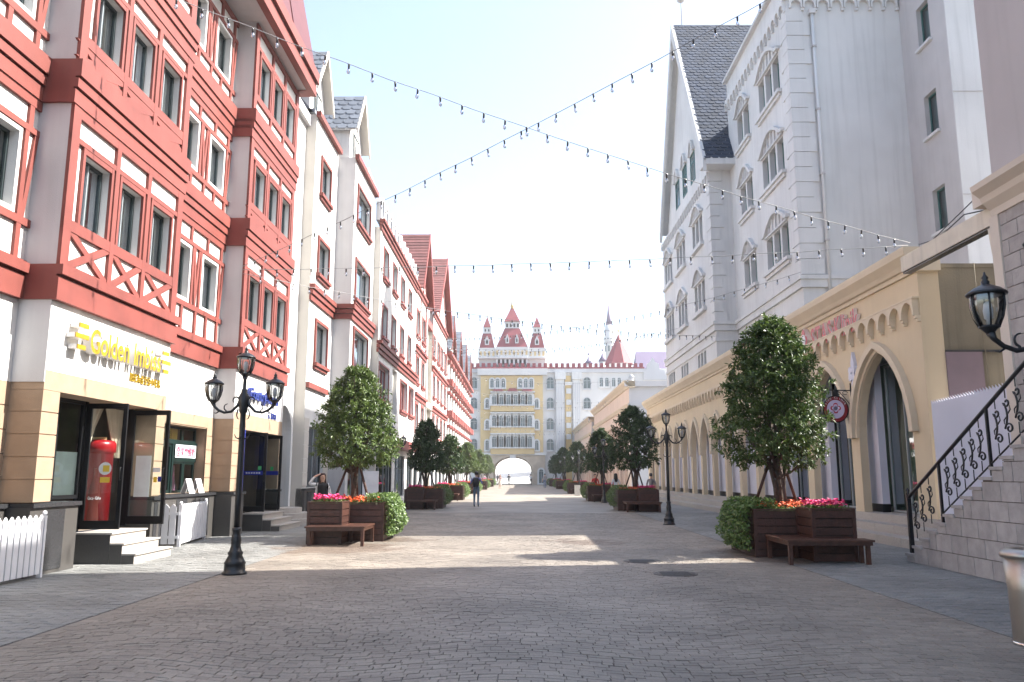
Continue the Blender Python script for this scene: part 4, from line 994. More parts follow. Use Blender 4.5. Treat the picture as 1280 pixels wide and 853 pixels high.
# ================================================================ RIGHT: yellow arcade
AX, AZ = 9.5, .6
ar = Bld('yellow_arcade', 'low yellow arcade with pointed arches and a scalloped frieze on stone steps', 'building', AX, 18.7, 'R')
bays = [(19.25, 22.9, 1.55, 4.80), (22.9, 26.55, 1.55, 4.80), (26.55, 30.1, 1.5, 4.75)] + [(30.1 + 2.45 * k, 32.55 + 2.45 * k, 1.05, 4.5) for k in range(12)]
AEND = bays[-1][1] + .5
def arch_bay(y0, y1, hw, apex):
    b = MB(); xa, xb = ar.rng(y0, y1); xc = (xa + xb) / 2; sp_ = 2.62; d = .22; zt = 6.4
    b.quad((xa, 0, AZ), (xc - hw, 0, AZ), (xc - hw, 0, zt), (xa, 0, zt)); b.quad((xc + hw, 0, AZ), (xb, 0, AZ), (xb, 0, zt), (xc + hw, 0, zt))
    pt = arch_pts(hw, apex - sp_, 9)
    for i in range(len(pt) - 1):
        a, c = pt[i], pt[i + 1]
        b.quad((xc + a[0], 0, sp_ + a[1]), (xc + c[0], 0, sp_ + c[1]), (xc + c[0], 0, zt), (xc + a[0], 0, zt))
        b.quad((xc + a[0], 0, sp_ + a[1]), (xc + a[0], d, sp_ + a[1]), (xc + c[0], d, sp_ + c[1]), (xc + c[0], 0, sp_ + c[1]))
        b.quad((xc + a[0], d, sp_ + a[1]), (xc + a[0], d, zt), (xc + c[0], d, zt), (xc + c[0], d, sp_ + c[1]))
    for s in (-1, 1):
        e = xa if s < 0 else xb
        b.quad((xc + s * hw, 0, AZ), (xc + s * hw, d, AZ), (xc + s * hw, d, sp_), (xc + s * hw, 0, sp_))
        b.quad((xc + s * hw, d, AZ), (e, d, AZ), (e, d, zt), (xc + s * hw, d, zt))
    put('arch_bay', b.raw('arch_bay', yel), ar.root)
    path = [(xc + a[0], sp_ + a[1]) for a in pt]
    for o0, o1, pr, m in ((.02, .12, .05, yelt), (.12, .30, .16, yelt)) if hw > 1.2 else ((.02, .20, .12, yelt),):
        b = MB(); b.sweep(path, [(o0, -pr), (o1, -pr), (o1, 0), (o0, 0)]); put('arch_moulding', b.mesh('arch_moulding', m), ar.root)
for q in bays: arch_bay(*q)
ar.box('corner_pier', yel, 18.7, 19.25, -.5, -.0, AZ, 6.4)
ar.box('end_pier', yel, bays[-1][1], AEND, -.5, 0, AZ, 6.4)
ar.prof('cornice', yelt, 18.55, AEND + .1, [(-.5, 6.4), (.06, 6.4), (.08, 6.5), (.14, 6.52), (.2, 6.62), (.34, 6.80), (.36, 6.92), (.36, 6.98), (-.5, 6.98)])
# scalloped frieze
b = MB(); hw = .32; q = arch_pts(.265, .29, 7)
top = .56; dp = .16
for i in range(len(q) - 1):
    a, c = q[i], q[i + 1]; b.prism([(a[0], .22 + a[1]), (c[0], .22 + c[1]), (c[0], top), (a[0], top)], -dp, 0)
for s in (-1, 1): b.box(*((-hw, -.265) if s < 0 else (.265, hw)), -dp, 0, .14, top)
b.box(.265 - .01, hw + .055, -dp * .75, 0, .07, .14); b.box(.275, hw + .04, -dp * .5, 0, 0, .07)
scal = b.mesh('frieze_scallop', yelt)
y = 19.06
while y < AEND - .2:
    ar.put('frieze_scallop', scal, y, 0, 5.20); y += .64
ar.box('frieze_band', yelt, 18.7, AEND, 0, .17, 5.76, 5.80)
# stone steps and platform: three risers, cut into slabs
for i, (x0, z0) in enumerate(((8.55, 0), (9.0, .2), (9.45, .4))):
    yy = 16.2; k = 0
    while yy < AEND:
        ln = 1.05 + .25 * ((k * 7 + i * 3) % 4) / 3
        bx('step_slab', stepm, ar.root, ar.x(min(yy + ln - .012, AEND)), ar.x(yy), x0 - AX, (9.0, 9.45, 12.5)[i] - AX + (.02 if i < 2 else 0), z0 - (.1 if i == 0 else 0), z0 + .2)
        yy += ln; k += 1
# inner walls
ar.box('inner_panel', lil, 30.35, AEND, -.42, -.34, AZ + .22, 6.3); ar.box('skirting', blackm, 30.35, AEND, -.42, -.32, AZ, AZ + .22)
for y0, y1 in ((22.35, 23.3), (25.9, 27.2), (29.6, 30.4)):
    ar.box('inner_pier', lil, y0, y1, -.60, -.40, AZ + .22, 6.3); ar.box('skirting', blackm, y0 - .01, y1 + .01, -.61, -.39, AZ, AZ + .22)
ar.box('inner_wall', lil, 18.8, 30.35, -3.0, -2.7, AZ, 6.3); ar.box('arcade_ceiling', lil, 18.8, AEND, -3.0, -.5, 5.3, 5.4)
gg = glass('green_shop_glass', (.42, .58, .52), .20)
for y0, y1 in ((19.3, 22.3), (23.35, 25.85), (27.2, 29.6)):
    ar.win(y0, y1, AZ + .02, 4.6, -.66, 3, alug, gg, fw=.05, name='shop_window')
ar.box('shop_backdrop', mat('shop_green_wall', (.20, .27, .24), .7), 19.3, 30.0, -2.65, -2.6, AZ, 5.2)
ar.box('roof', olive, 18.7, AEND, -3.2, -.5, 6.5, 6.6)
ar.box('end_wall', olive, 18.72, 18.9, -3.6, -.5, 0, 6.5); ar.box('mauve_panel', purp, 18.66, 18.72, -1.35, -.5, 0, 4.45)
ar.box('wall_ledge', graniteD, 18.66, 18.72, -3.6, -.5, 4.45, 4.50)
b = MB(); b.tube([(ar.x(18.65), 1.35, 6.6), (ar.x(18.63), 1.33, 5.6), (ar.x(18.65), 1.42, 4.4), (ar.x(18.65), 1.45, 2)], .012, 6); put('conduit', b.mesh('conduit', olive), ar.root)

# white hoarding between the arcade and the stair
hp = thing('white_hoarding', 'white ribbed hoarding with serrated top between arcade and stairs', 'fence', (9.5, 18.55, 0), math.atan2(-4.1, -.55))
ln = math.hypot(4.1, .55); n = 30
rib = MB(); wv = ln / n
rib.add([(0, 0, 0), (wv * .5, -.03, 0), (wv, 0, 0), (wv, 0, 3.2), (wv * .5, -.03, 3.3), (0, 0, 3.2), (0, .03, 0), (wv, .03, 0), (wv, .03, 3.2), (0, .03, 3.2)],
    [(0, 1, 4, 5), (1, 2, 3, 4), (6, 9, 8, 7), (5, 4, 3, 8, 9), (0, 5, 9, 6), (2, 7, 8, 3), (0, 6, 7, 2, 1)])
ribm = rib.mesh('panel_rib', lil)
for k in range(n): put('panel_rib', ribm, hp, T(k * wv, 0, 0))

# ================================================================ RIGHT: tall white apartment house
WX = 10.5
wa = Bld('white_apartment_house', 'tall white apartment house with quoins, arched window hoods and slate gable', 'building', WX, 29.0, 'R')
WT = 20.1
def hood(bd, a0, a1, z, p, m):
    """raised arched hood with ribs over a group of lights"""
    w = abs(a1 - a0) / 2 + .22; x = bd.x((a0 + a1) / 2)
    k = ('hood', round(w, 2), m.name)
    if k not in _cache:
        b = MB(); rise = .62; n = 12
        pt = [(-w + .25 + (2 * w - .5) * i / n, rise * math.sin(math.pi * i / n)) for i in range(n + 1)]
        b.sweep([(-w, 0)] + pt + [(w, 0)], [(0, -.16), (.13, -.16), (.13, 0), (0, 0)])
        for i in range(1, 6):
            u = -w + .25 + (2 * w - .5) * i / 6; b.box(u - .035, u + .035, -.07, 0, 0, rise * math.sin(math.pi * i / 6))
        b.box(-w + .2, w - .2, -.09, 0, -.07, .0)
        _cache[k] = b.mesh('window_hood', m)
    put('window_hood', _cache[k], bd.root, T(x, -p, z))
def lights(bd, a0, a1, z0, z1, p, n, m):
    """group of n narrow lights with pale mullions; returns the openings"""
    w = (a1 - a0); g = .2; lw = (w - g * (n - 1)) / n
    return [(a0 + i * (lw + g), a0 + i * (lw + g) + lw, z0, z1) for i in range(n)]
ZF = ((10.0, 11.4), (13.5, 14.95), (16.9, 18.45))
H1 = []
for z0, z1 in ZF: H1 += lights(wa, 30.2, 32.95, z0, z1, 0, 3, whiteB) + lights(wa, 34.5, 36.4, z0, z1, 0, 2, whiteB)
tealf = mat('teal_frame', (.03, .13, .12), .4)
wa.wall('wall', whiteB, 29.0, 38.0, 6.5, WT + 1.2, 0, H1, .3)
for q in H1: wa.win(*q, -.22, 1, tealf, wgd, cur=None, fw=.06)
for z0, z1 in ZF:
    for a0, a1 in ((30.2, 32.95), (34.5, 36.4)):
        hood(wa, a0, a1, z1 + .12, 0, whiteB); wa.box('sill', whiteB, a0 - .2, a1 + .2, 0, .18, z0 - .16, z0 - .02); wa.box('sill', whiteB, a0 - .12, a1 + .12, 0, .1, z0 - .3, z0 - .16)
# side wall facing the camera side of the street
wa.box('side_wall', whiteB, 29.0, 29.3, -4.45, -.002, 6.0, WT + 1.2)
for (z0, z1, e) in ((8.45, 8.75, .10), (8.75, 8.9, .16), (7.6, 7.8, .06), (WT, WT + .12, .12), (WT + 1.05, WT + 1.2, .2)):
    wa.box('string_course', whiteB, 29.0 - e, 38.0, 0, e, z0, z1); wa.box('string_course', whiteB, 29.0 - e, 29.0, -4.4, 0, z0, z1)
for k in range(18):
    z = 8.95 + k * .6; l = .55 if k % 2 else .8
    wa.box('quoin', whiteB, 28.95, 29.0 + l, -.0, .05, z, z + .575); wa.box('quoin', whiteB, 28.95, 29.0, -l - .05, .0, z, z + .575)
b = MB(); hw = .25; q = arch_pts(.19, .19, 6)
for i in range(len(q) - 1):
    a, c = q[i], q[i + 1]; b.prism([(a[0], .22 + a[1]), (c[0], .22 + c[1]), (c[0], .52), (a[0], .52)], -.14, 0)
for s in (-1, 1): b.box(*((-hw, -.19) if s < 0 else (.19, hw)), -.14, 0, .1, .52)
b.box(.19, hw + .06, -.1, 0, 0, .1)
wsc = b.mesh('scallop', whiteB)
for k in range(18): wa.put('scallop', wsc, 29.3 + k * .5, 0, WT - .52)
for k in range(8): put('scallop', wsc, wa.root, T(.0, .35 + k * .53, WT - .52) @ Matrix.Rotation(math.pi / 2, 4, 'Z'))
b = MB(); b.tube([(.12, .95, WT - .55), (.12, .95, 6.5)], .06, 8); b.box(.02, .22, .83, 1.07, WT - .7, WT - .5); put('downpipe', b.mesh('downpipe', whiteB), wa.root)
for z in (10.2, 12.8, 15.4, 18.0): bx('pipe_clip', sidew, wa.root, .04, .2, .87, 1.03, z, z + .06)
wa.box('roof', sidew, 29.3, 38, -6, -.2, WT + .9, WT + 1.0)
wa.box('core', dark, 29.4, 37.9, -8, -.7, 0, WT + .8)
# rear block with slit windows
sw = [(26.9, 27.75, z, z + 1.6) for z in (10.1, 13.7, 17.2)]
wa.wall('rear_wall', sidew, 25.9, 29.0, 0, 24, -4.4, sw, .25)
for q in sw: wa.win(*q, -4.57, 1, tealf, wgd, fw=.06); wa.box('sill', whiteB, q[0] - .1, q[1] + .1, -4.4, -4.28, q[2] - .1, q[2])
wa.box('rear_block', castg, 25.9, 29.0, -14, -4.7, 0, 24); wa.box('rear_end_wall', whiteB, 25.85, 25.9, -14, -4.4, 0, 24)
for z in (7.5, 10.9, 14.6): wa.box('wall_joint', sidew, 25.83, 25.85, -14, -4.4, z, z + .03)
wa.box('rear_tower', castg, 29.0, 38, -14, -8.2, 0, 24)
# street wing with gable
G0, G1, GX = 38.0, 51.2, 1.05
H2 = []
ZW = ((10.05, 11.5), (13.5, 14.95))
for a0 in (39.9, 44.3, 48.2):
    for z0, z1 in ZW: H2 += lights(wa, a0, a0 + 2.4, z0, z1, GX, 3, whiteB)
    H2 += lights(wa, a0 + .3, a0 + 2.2, 7.15, 7.85, GX, 3, whiteB)
wa.wall('wing_wall', whiteB, G0, G1, 6.5, 16.6, GX, H2, .3, back=GX)
for q in H2: wa.win(*q, GX - .22, 1, tealf, wgd, fw=.06)
for a0 in (39.9, 44.3, 48.2):
    for z0, z1 in ZW: hood(wa, a0, a0 + 2.4, z1 + .12, GX, whiteB); wa.box('sill', whiteB, a0 - .2, a0 + 2.6, GX, GX + .18, z0 - .22, z0 - .02)
for (z0, z1, e) in ((8.45, 8.75, .10), (8.75, 8.9, .16), (7.95, 8.1, .06)):
    wa.box('string_course', whiteB, G0 - e, G1, GX - .01, GX + e, z0, z1); wa.box('string_course', whiteB, G0 - e, G0, 0, GX - .01, z0, z1)
for k in range(13):
    z = 8.8 + k * .6; l = .5 if k % 2 else .75
    wa.box('quoin', whiteB, G0 - .05, G0 + l, GX, GX + .05, z, z + .56); wa.box('quoin', whiteB, G0 - .05, G0, GX - l * .8, GX, z, z + .56)
for k in range(25): wa.put('scallop', wsc, G0 + .3 + k * .52, GX, 16.0)
# gable: near eave, ridge, far eave
e0, e1, yr, ze, zr = 37.1, 49.4, 43.6, 16.65, 27.6; po = 1.5
xa, xb, xr_ = wa.x(e0), wa.x(e1), wa.x(yr)
b = MB(); b.prism([(wa.x(G1 - 2.2), 16.6), (wa.x(G0), 16.6), (wa.x(G0), ze + .9), (xr_, zr - .7), (wa.x(G1 - 2.2), ze + .6)][::1], -GX, -GX + .25); put('gable_wall', b.mesh('gable_wall', whiteB), wa.root)
for a0, z0, z1 in ((41.0, 17.3, 18.9), (43.1, 17.3, 19.0), (45.2, 17.3, 18.9)):
    wa.win(a0, a0 + 1.1, z0, z1, GX + .03, 1, tealf, wgd, nh=1, fw=.07); hood(wa, a0 + .1, a0 + 1.0, z1 + .05, GX, whiteB)
for (xe, nm) in ((xa, 0), (xb, 1)):
    b = MB(); t = .2; y0, y1 = -po, 7.0
    e = [(xe, y0, ze), (xr_, y0, zr), (xr_, y1, zr), (xe, y1, ze)]
    b.add([q for q in e] + [(q[0], q[1], q[2] + t) for q in e], [(0, 1, 2, 3), (7, 6, 5, 4), (0, 4, 5, 1), (1, 5, 6, 2), (2, 6, 7, 3), (3, 7, 4, 0)])
    put('roof_slope', b.mesh('roof_slope', whiteB), wa.root)
    A, B_, C_, D_ = (xe, y0, ze + t), (xe, y1, ze + t), (xr_, y1, zr + t), (xr_, y0, zr + t)
    tiles(wa.root, slate, (A, B_, C_, D_) if nm == 0 else (B_, A, D_, C_), .27, .36, .028, 'slate_tiles', 'hex', 5)
    b = MB(); s = 1 if xe > xr_ else -1
    b.add([(xe, -po - .06, ze - .45), (xr_, -po - .06, zr - .7), (xr_, -po - .06, zr + t + .05), (xe, -po - .06, ze + t + .05), (xe, -po + .1, ze - .45), (xr_, -po + .1, zr - .7), (xr_, -po + .1, zr + t + .05), (xe, -po + .1, ze + t + .05)],
        [(0, 1, 2, 3), (7, 6, 5, 4), (0, 4, 5, 1), (1, 5, 6, 2), (2, 6, 7, 3), (3, 7, 4, 0)]); put('bargeboard', b.mesh('bargeboard', whiteB), wa.root)
wa.box('eave_board', whiteB, e0 - .02, G0 + .05, -.0, po, ze - .1, ze + .08)
b = MB(); b.tube([(xr_, -po + .6, zr), (xr_, -po + .6, zr + 4.2)], .03, 6); b.lathe([(.02, 0), (.22, .15), (.26, .32), (.18, .5), (.03, .6)], 10, (xr_, -po + .6, zr + 1.6)); put('lightning_rod', b.mesh('lightning_rod', sidew), wa.root)
wa.box('wing_core', dark, G0 + .05, G1 - .05, -6, GX - .7, 6.4, 16.5); wa.box('wing_core', whiteB, G0 + .1, G1 - .1, -6, -1, 16.5, 20)

# ================================================================ RIGHT: peach wings further on
for k, (y0, y1, x_, zt, nm) in enumerate(((69.5, 103, 9.5, 9.7, 'peach colonnaded wing with stepped cornice behind the yellow arcade'), (103.2, 136, 9.2, 9.0, 'lower peach wing running on to the castle'))):
    pb_ = Bld('peach_wing', nm, 'building', x_, y0, 'R')
    n = int((y1 - y0) / 2.9); st = (y1 - y0) / n
    h = [(y0 + (i + .2) * st, y0 + (i + .8) * st, .8, zt - 3.9) for i in range(n)]
    pb_.wall('wall', peach, y0, y1, 0, zt - .6, 0, h, .5, back=5, mr=castg)
    pb_.box('inner_wall', whiteB, y0 + .1, y1 - .1, -.6, -.5, 0, zt - 1)
    pb_.prof('cornice', yelt, y0 - .3, y1, [(-.5, zt - .6), (.1, zt - .6), (.2, zt - .4), (.45, zt - .15), (.5, zt), (-.5, zt)]); pb_.prof('cornice', yelt, y0 - .1, y1, [(0, zt - 2.3), (.1, zt - 2.3), (.25, zt - 2.0), (0, zt - 1.95)])
    pb_.prof('cornice', peach, y0 - .1, y1, [(0, zt - 3.5), (.15, zt - 3.5), (.25, zt - 3.2), (0, zt - 3.15)])
    pb_.box('side_cornice', castg, y0 - .3, y0, -5, .4, zt - .5, zt - .05); pb_.box('side_wall', castg, y0 - .004, y0, -8, -.01, 0, zt - .5); pb_.box('side_band', castg, y0 - .12, y0, -5, .1, zt - 2.2, zt - 2.0)
    for i in range(n + 1): pb_.box('pilaster', peach, y0 + i * st - .3, y0 + i * st + .3, 0, .22, .3, zt - 3.5)
    pb_.box('base_course', stepm, y0, y1, 0, .9, 0, .3); pb_.box('roof', sidew, y0, y1, -6, -.3, zt - .8, zt - .7)

# ================================================================ RIGHT: beige building with outside stair
BX_ = 8.6
bb = Bld('beige_block_building', 'tall beige building above a grey block wall with a moulded cornice', 'building', BX_, 14.0, 'R')
bb.box('upper_wall', beige, -12, 13.96, -9, 0, 6.7, 17.2); bb.box('lower_wall', mortar, -12, 13.95, -9, -.03, 0, 6.0)
bb.prof('cornice', beiget, -12, 14.0, [(-.02, 6.20), (.06, 6.20), (.08, 6.32), (.2, 6.45), (.24, 6.55), (.38, 6.66), (.40, 6.76), (-.02, 6.80)])
bb.box('unseen_roof_cornice', beiget, -12, 14.1, -9, .2, 17.2, 17.6)  # out of view, added to shape the edge of the street shadow
bb.box('rear_wing', beige, 13.96, 16.35, -9, -1.75, 0, 17.6)
bb.box('cornice_return', beiget, 13.96, 14.3, -3, .2, 6.45, 6.78)
bw, bh = .56, .285
key = MB(); key.box(0, bw - .014, -.03, .02, 0, bh - .014); blk = key.mesh('block', block)
for r in range(22):
    y = 13.9 - (.28 if r % 2 else 0)
    while y > 9.0:
        put('block', blk, bb.root, T(bb.x(y), 0, r * bh)); y -= bw
    if r % 2: bx('block', block, bb.root, .11, .37, -.03, .02, r * bh, r * bh + bh - .014)
bb.box('corner_pilaster', beiget, 13.82, 14.08, -.3, .06, 0, 6.2)
# awning beam with flared bracket
bm_ = thing('awning_beam', 'long weathered cream beam running from the block wall to the arcade cornice', 'beam', (8.7, 17.6, 6.1), -math.pi / 2)
ab = mat('weathered_cream_paint', (.62, .56, .46), .7, .12, 2, .2, 30, streak=.2)
bx('beam', ab, bm_, 0, 9.5, -.10, .12, 0, .34); bx('beam_edge', graniteD, bm_, 0, 9.5, -.07, .10, -.04, 0)
b = MB(); b.prism([(3.35, -.045), (4.25, -.045), (3.92, -1.5), (3.82, -2.4), (3.66, -2.4)], -.10, .06); put('bracket', b.mesh('bracket', ab), bm_)
b = MB(); b.tube([(3.4, .1, .36), (2.2, .16, .62), (.9, .12, .35), (.3, .2, .5), (-.3, .5, .75)], .014, 5); b.tube([(4.0, .1, .5), (2.6, .16, .8), (1.0, .12, .45), (.1, .3, .62)], .012, 5)
put('cable', b.mesh('cable', iron), bm_)
# stair
st = thing('outside_stair', 'grey block staircase rising beside the block wall with scrolled black railing', 'stairs', (7.3, 15.6, 0), -math.pi / 2)
SR, ST_ = .157, .30
blk2 = MB(); blk2.box(0, .5 - .012, -.02, .03, 0, .3 - .012); bm2 = blk2.mesh('block', block)
for k in range(16):
    bx('step', block, st, k * ST_ - .03, k * ST_ + ST_ + .02, -.04, 1.28, (k + 1) * SR - .05, (k + 1) * SR)
    bx('stair_core', mortar, st, k * ST_ + .01, (k + 1) * ST_ + .01, .004, 1.27, 0, (k + 1) * SR - .05)
for r in range(8):
    k0 = math.ceil((r + 1) * .3 / SR - .32) - 1; xs = max(0, k0) * ST_; x = xs - (.25 if r % 2 else 0)
    while x < 16 * ST_ + .4:
        x0 = max(x, xs + .012)
        if x + .488 - x0 > .05: bx('block', block, st, x0, x + .488, -.02, .012, r * .3 + .005, r * .3 + .293)
        x += .5
for k in range(16):
    rc = 0
    while rc < 8 and (math.ceil((rc + 1) * .3 / SR - .32) - 1) <= k: rc += 1
    z0, z1 = rc * .3 + .005, (k + 1) * SR - .056
    if z1 - z0 > .02: bx('block', block, st, k * ST_ + .012, (k + 1) * ST_ - .004, -.02, .012, z0, z1)
bx('landing', block, st, 16 * ST_, 16 * ST_ + 6, 0, 1.27, 0, 16 * SR)
def scroll(mb, cx, z0, h, sgn=1, K=2.0):
    """S-shaped iron scroll with a spiral at each end"""
    pts = []
    for i in range(15):
        t = i / 14; an = math.pi * 2.4 * (1 - t); r = (.018 + .05 * t) * 1.25
        pts.append((cx + sgn * (.03 - r * math.cos(an)), -.0, z0 + h * .28 + r * math.sin(an)))
    last = pts[-1]
    for i in range(1, 9):
        t = i / 8; pts.append((last[0] + (cx - sgn * .03 - last[0]) * t + sgn * .05 * math.sin(math.pi * t), 0, last[2] + (z0 + h * .74 - last[2]) * t))
    for i in range(11):
        t = i / 10; an = math.pi + math.pi * 2.0 * t; r = (.045 * (1 - t) + .012) * 1.2
        pts.append((cx - sgn * .03 + sgn * (.045 + r * math.cos(an)), 0, z0 + h * .76 + r * math.sin(an) * 1.1))
    mb.tube([(cx + (q[0] - cx) * 1.25, q[1], q[2]) for q in pts], .015, 6)
    mb.tube([(cx + sgn * .03, 0, z0 + h * .55), (cx + sgn * .10, 0, z0 + h * .62), (cx + sgn * .09, 0, z0 + h * .70)], [.012, .01, .005], 5); mb.tube([(cx - sgn * .0, 0, z0 + h * .5), (cx - sgn * .08, 0, z0 + h * .44), (cx - sgn * .08, 0, z0 + h * .36)], [.012, .01, .005], 5)
    mb.tube([(cx, 0, z0), (cx, 0, z0 + h * .2)], .009, 5); mb.tube([(cx, 0, z0 + h * .84), (cx, 0, z0 + h)], .009, 5)
rl = thing('stair_railing', 'black wrought iron railing with S scrolls climbing the block staircase', 'railing', (7.38, 15.6, 0), -math.pi / 2)
sl_ = SR / ST_
zr0 = lambda x: SR + x * sl_
b = MB(); b.box(.0, .07, -.035, .035, .15, 1.24); b.lathe([(.045, 1.24), (.02, 1.27), (.04, 1.31), (.005, 1.36)], 8, (.035, 0, 0)); put('newel_post', b.mesh('newel_post', iron), rl)
b = MB(); b.tube([(.0, 0, zr0(0) + .98), (.12, 0, zr0(.12) + 1.0), (9 * .5, 0, zr0(4.5) + 1.0), (4.9, 0, zr0(4.8) + 1.02)], .032, 8); put('handrail', b.mesh('handrail', iron), rl)
b = MB(); b.tube([(1.2, 0, zr0(1.2) + .12), (4.6, 0, zr0(4.6) + .12)], .014, 6); put('bottom_rail', b.mesh('bottom_rail', iron), rl)
for x in (1.25, 2.85, 4.5): b = MB(); b.box(x - .02, x + .02, -.02, .02, zr0(x) - .06, zr0(x) + .98); put('rail_post', b.mesh('rail_post', iron), rl)
sb_ = MB(); scroll(sb_, 0, 0, .82); scm = sb_.mesh('scroll', iron)
for x in (.27, .55, .85, 1.5, 1.78, 2.06, 2.34, 2.6, 3.1, 3.38, 3.66, 3.94, 4.22):
    put('scroll', scm, rl, T(x, 0, zr0(x) + .14))
# ================================================================ STREET FURNITURE: lamp posts
def make_lamp():
    root = thing('street_lamp', 'x', 'lamp', (0, 0, 0), group='three-lantern street lamps')
    b = MB(); b.lathe([(.20, 0), (.20, .03), (.17, .05), (.165, .16), (.175, .18), (.15, .22), (.11, .30), (.125, .34), (.095, .38), (.075, .46), (.085, .54), (.07, .62), (.06, .66), (.075, .70), (.075, .73), (.055, .75)], 20, smooth=True)
    put('base', b.mesh('base', iron), root)
    b = MB(); b.lathe([(.052, .75), (.050, 1.2), (.047, 2.3), (.05, 2.42), (.045, 2.5), (.045, 2.62), (.07, 2.66), (.07, 2.70), (.085, 2.78), (.085, 2.92), (.05, 2.98), (.05, 3.02), (.032, 3.05), (.026, 3.2), (.05, 3.25)], 16)
    for k in range(4):
        an = k * math.pi / 2; b.tube([(.045 * math.cos(an), .045 * math.sin(an), 2.2), (.10 * math.cos(an), .10 * math.sin(an), 2.22), (.13 * math.cos(an), .13 * math.sin(an), 2.28)], [.012, .01, .004], 6)
    put('post', b.mesh('post', iron), root)
    for s in (-1, 1):
        b = MB(); P = [(.06, 2.86), (.10, 2.76), (.20, 2.66), (.32, 2.64), (.42, 2.68), (.49, 2.74), (.52, 2.80)]
        b.tube([(s * x, 0, z) for x, z in P], [.03, .026, .024, .022, .022, .024, .04], 8)
        c = [(.07, 2.80)] + [(.13 + .055 * math.cos(a), 2.85 + .055 * math.sin(a)) for a in [math.pi * 1.1 - i * .42 for i in range(11)]]
        b.tube([(s * x, 0, z) for x, z in c], [.022] + [.02 - .0012 * i for i in range(11)], 7)
        c = [(.30, 2.645)] + [(.30 - .03 + .06 * math.cos(a), 2.73 + .06 * math.sin(a)) for a in [-1.2 + i * .45 for i in range(7)]]
        b.tube([(s * x, 0, z) for x, z in c], [.014] + [.013 - .001 * i for i in range(7)], 6)
        c = [(.09, 2.70), (.11, 2.60), (.09, 2.54), (.06, 2.53)]
        b.tube([(s * x, 0, z) for x, z in c], [.014, .011, .009, .005], 6)
        b.tube([(s * .40, 0, 2.67), (s * .46, 0, 2.63), (s * .50, 0, 2.64)], [.014, .009, .004], 6)
        put('arm', b.mesh('arm', iron), root)
    cupm = MB(); cupm.lathe([(.03, 0), (.06, .035), (.085, .05), (.085, .065)], 12)
    capm = MB(); capm.lathe([(.155, .33), (.165, .345), (.15, .36), (.11, .39), (.06, .415), (.03, .43), (.035, .45), (.02, .47), (.03, .485), (.012, .51), (.006, .54)], 16)
    glm = MB(); glm.lathe([(.08, .065), (.115, .14), (.135, .23), (.135, .33)], 12, caps=False)
    rbm = MB()
    for k in range(6):
        a = k * math.pi / 3 + .2; rbm.tube([(r * math.cos(a), r * math.sin(a), z) for r, z in ((.084, .06), (.12, .14), (.14, .23), (.14, .335))], .008, 5)
    blm = MB(); blm.lathe([(.02, .06), (.02, .12), (.035, .13), (.04, .2), (.03, .26), (.01, .28)], 10)
    cup, cap, gl, rbb, bl = cupm.mesh('lantern', iron), capm.mesh('lantern_cap', iron), glm.mesh('lantern_glass', lg), rbm.mesh('lantern_ribs', iron), blm.mesh('bulb', whitep)
    for x, z in ((-.52, 2.79), (.52, 2.79), (0, 3.24)):
        o = put('lantern', cup, root, T(x, 0, z))
        for n, m in (('lantern_cap', cap), ('lantern_glass', gl), ('lantern_ribs', rbb), ('bulb', bl)): put(n, m, o)
    return root
LP = [(-4.68, 13.5, 'three-lantern black street lamp in front of the shop with yellow letters'), (4.88, 26.85, 'three-lantern black street lamp before the narrow arches of the yellow arcade'),
      (4.53, 6.72, 'three-lantern black street lamp standing next to the steel litter bin'), (4.88, 47.3, 'three-lantern black street lamp just before the arcade\'s far planter'),
      (-5.45, 34.0, 'three-lantern black street lamp in front of the white townhouses'), (4.95, 68, 'three-lantern black street lamp alongside the peach wing'), (4.9, 88.5, 'three-lantern black street lamp far along the peach wing'),
      (-5.0, 55, 'three-lantern black street lamp in front of the red tiled gables'), (-5.0, 76, 'three-lantern black street lamp in front of the balcony houses')]
lamp0 = make_lamp()
for i, (x, y, lb) in enumerate(LP):
    o = lamp0 if i == 0 else copy_tree(lamp0)
    o.location = (x, y, 0); o.rotation_euler.z = R_((0, 3, -4, 8, 20, 0, 5, 0, 3)[i]); o['label'] = lb

# ================================================================ PLANTERS, BENCHES, TREES
def planter_box(name, label, x0, x1, y0, y1, h, n, loc, sx, group, proto=None):
    root = thing(name, label, 'planter', (loc[0] + sx * (x0 + x1) / 2, loc[1] + (y0 + y1) / 2, 0), group=group)
    hx, hy = (x1 - x0) / 2, (y1 - y0) / 2; bh = h / n
    for i in range(n):
        z0, z1 = i * bh + .012, (i + 1) * bh - .006
        bx('board', wood, root, -hx + .03, hx - .03, -hy, -hy + .035, z0, z1); bx('board', wood, root, -hx + .03, hx - .03, hy - .035, hy, z0, z1)
        bx('board', wood, root, -hx, -hx + .035, -hy + .03, hy - .03, z0, z1); bx('board', wood, root, hx - .035, hx, -hy + .03, hy - .03, z0, z1)
    for sxx in (-1, 1):
        for syy in (-1, 1):
            cx, cy = sxx * (hx - .02), syy * (hy - .02); bx('corner_post', wood, root, cx - .032, cx + .032, cy - .032, cy + .032, 0, h + .004)
    for (a, b_, c, d) in ((-hx - .01, hx + .01, -hy - .01, -hy + .07), (-hx - .01, hx + .01, hy - .07, hy + .01), (-hx - .01, -hx + .07, -hy + .07, hy - .07), (hx - .07, hx + .01, -hy + .07, hy - .07)):
        bx('rim_board', wood, root, a, b_, c, d, h + .004, h + .032)
    bx('lining', soil, root, -hx + .04, hx - .04, -hy + .04, hy - .04, .01, h - .06)
    return root
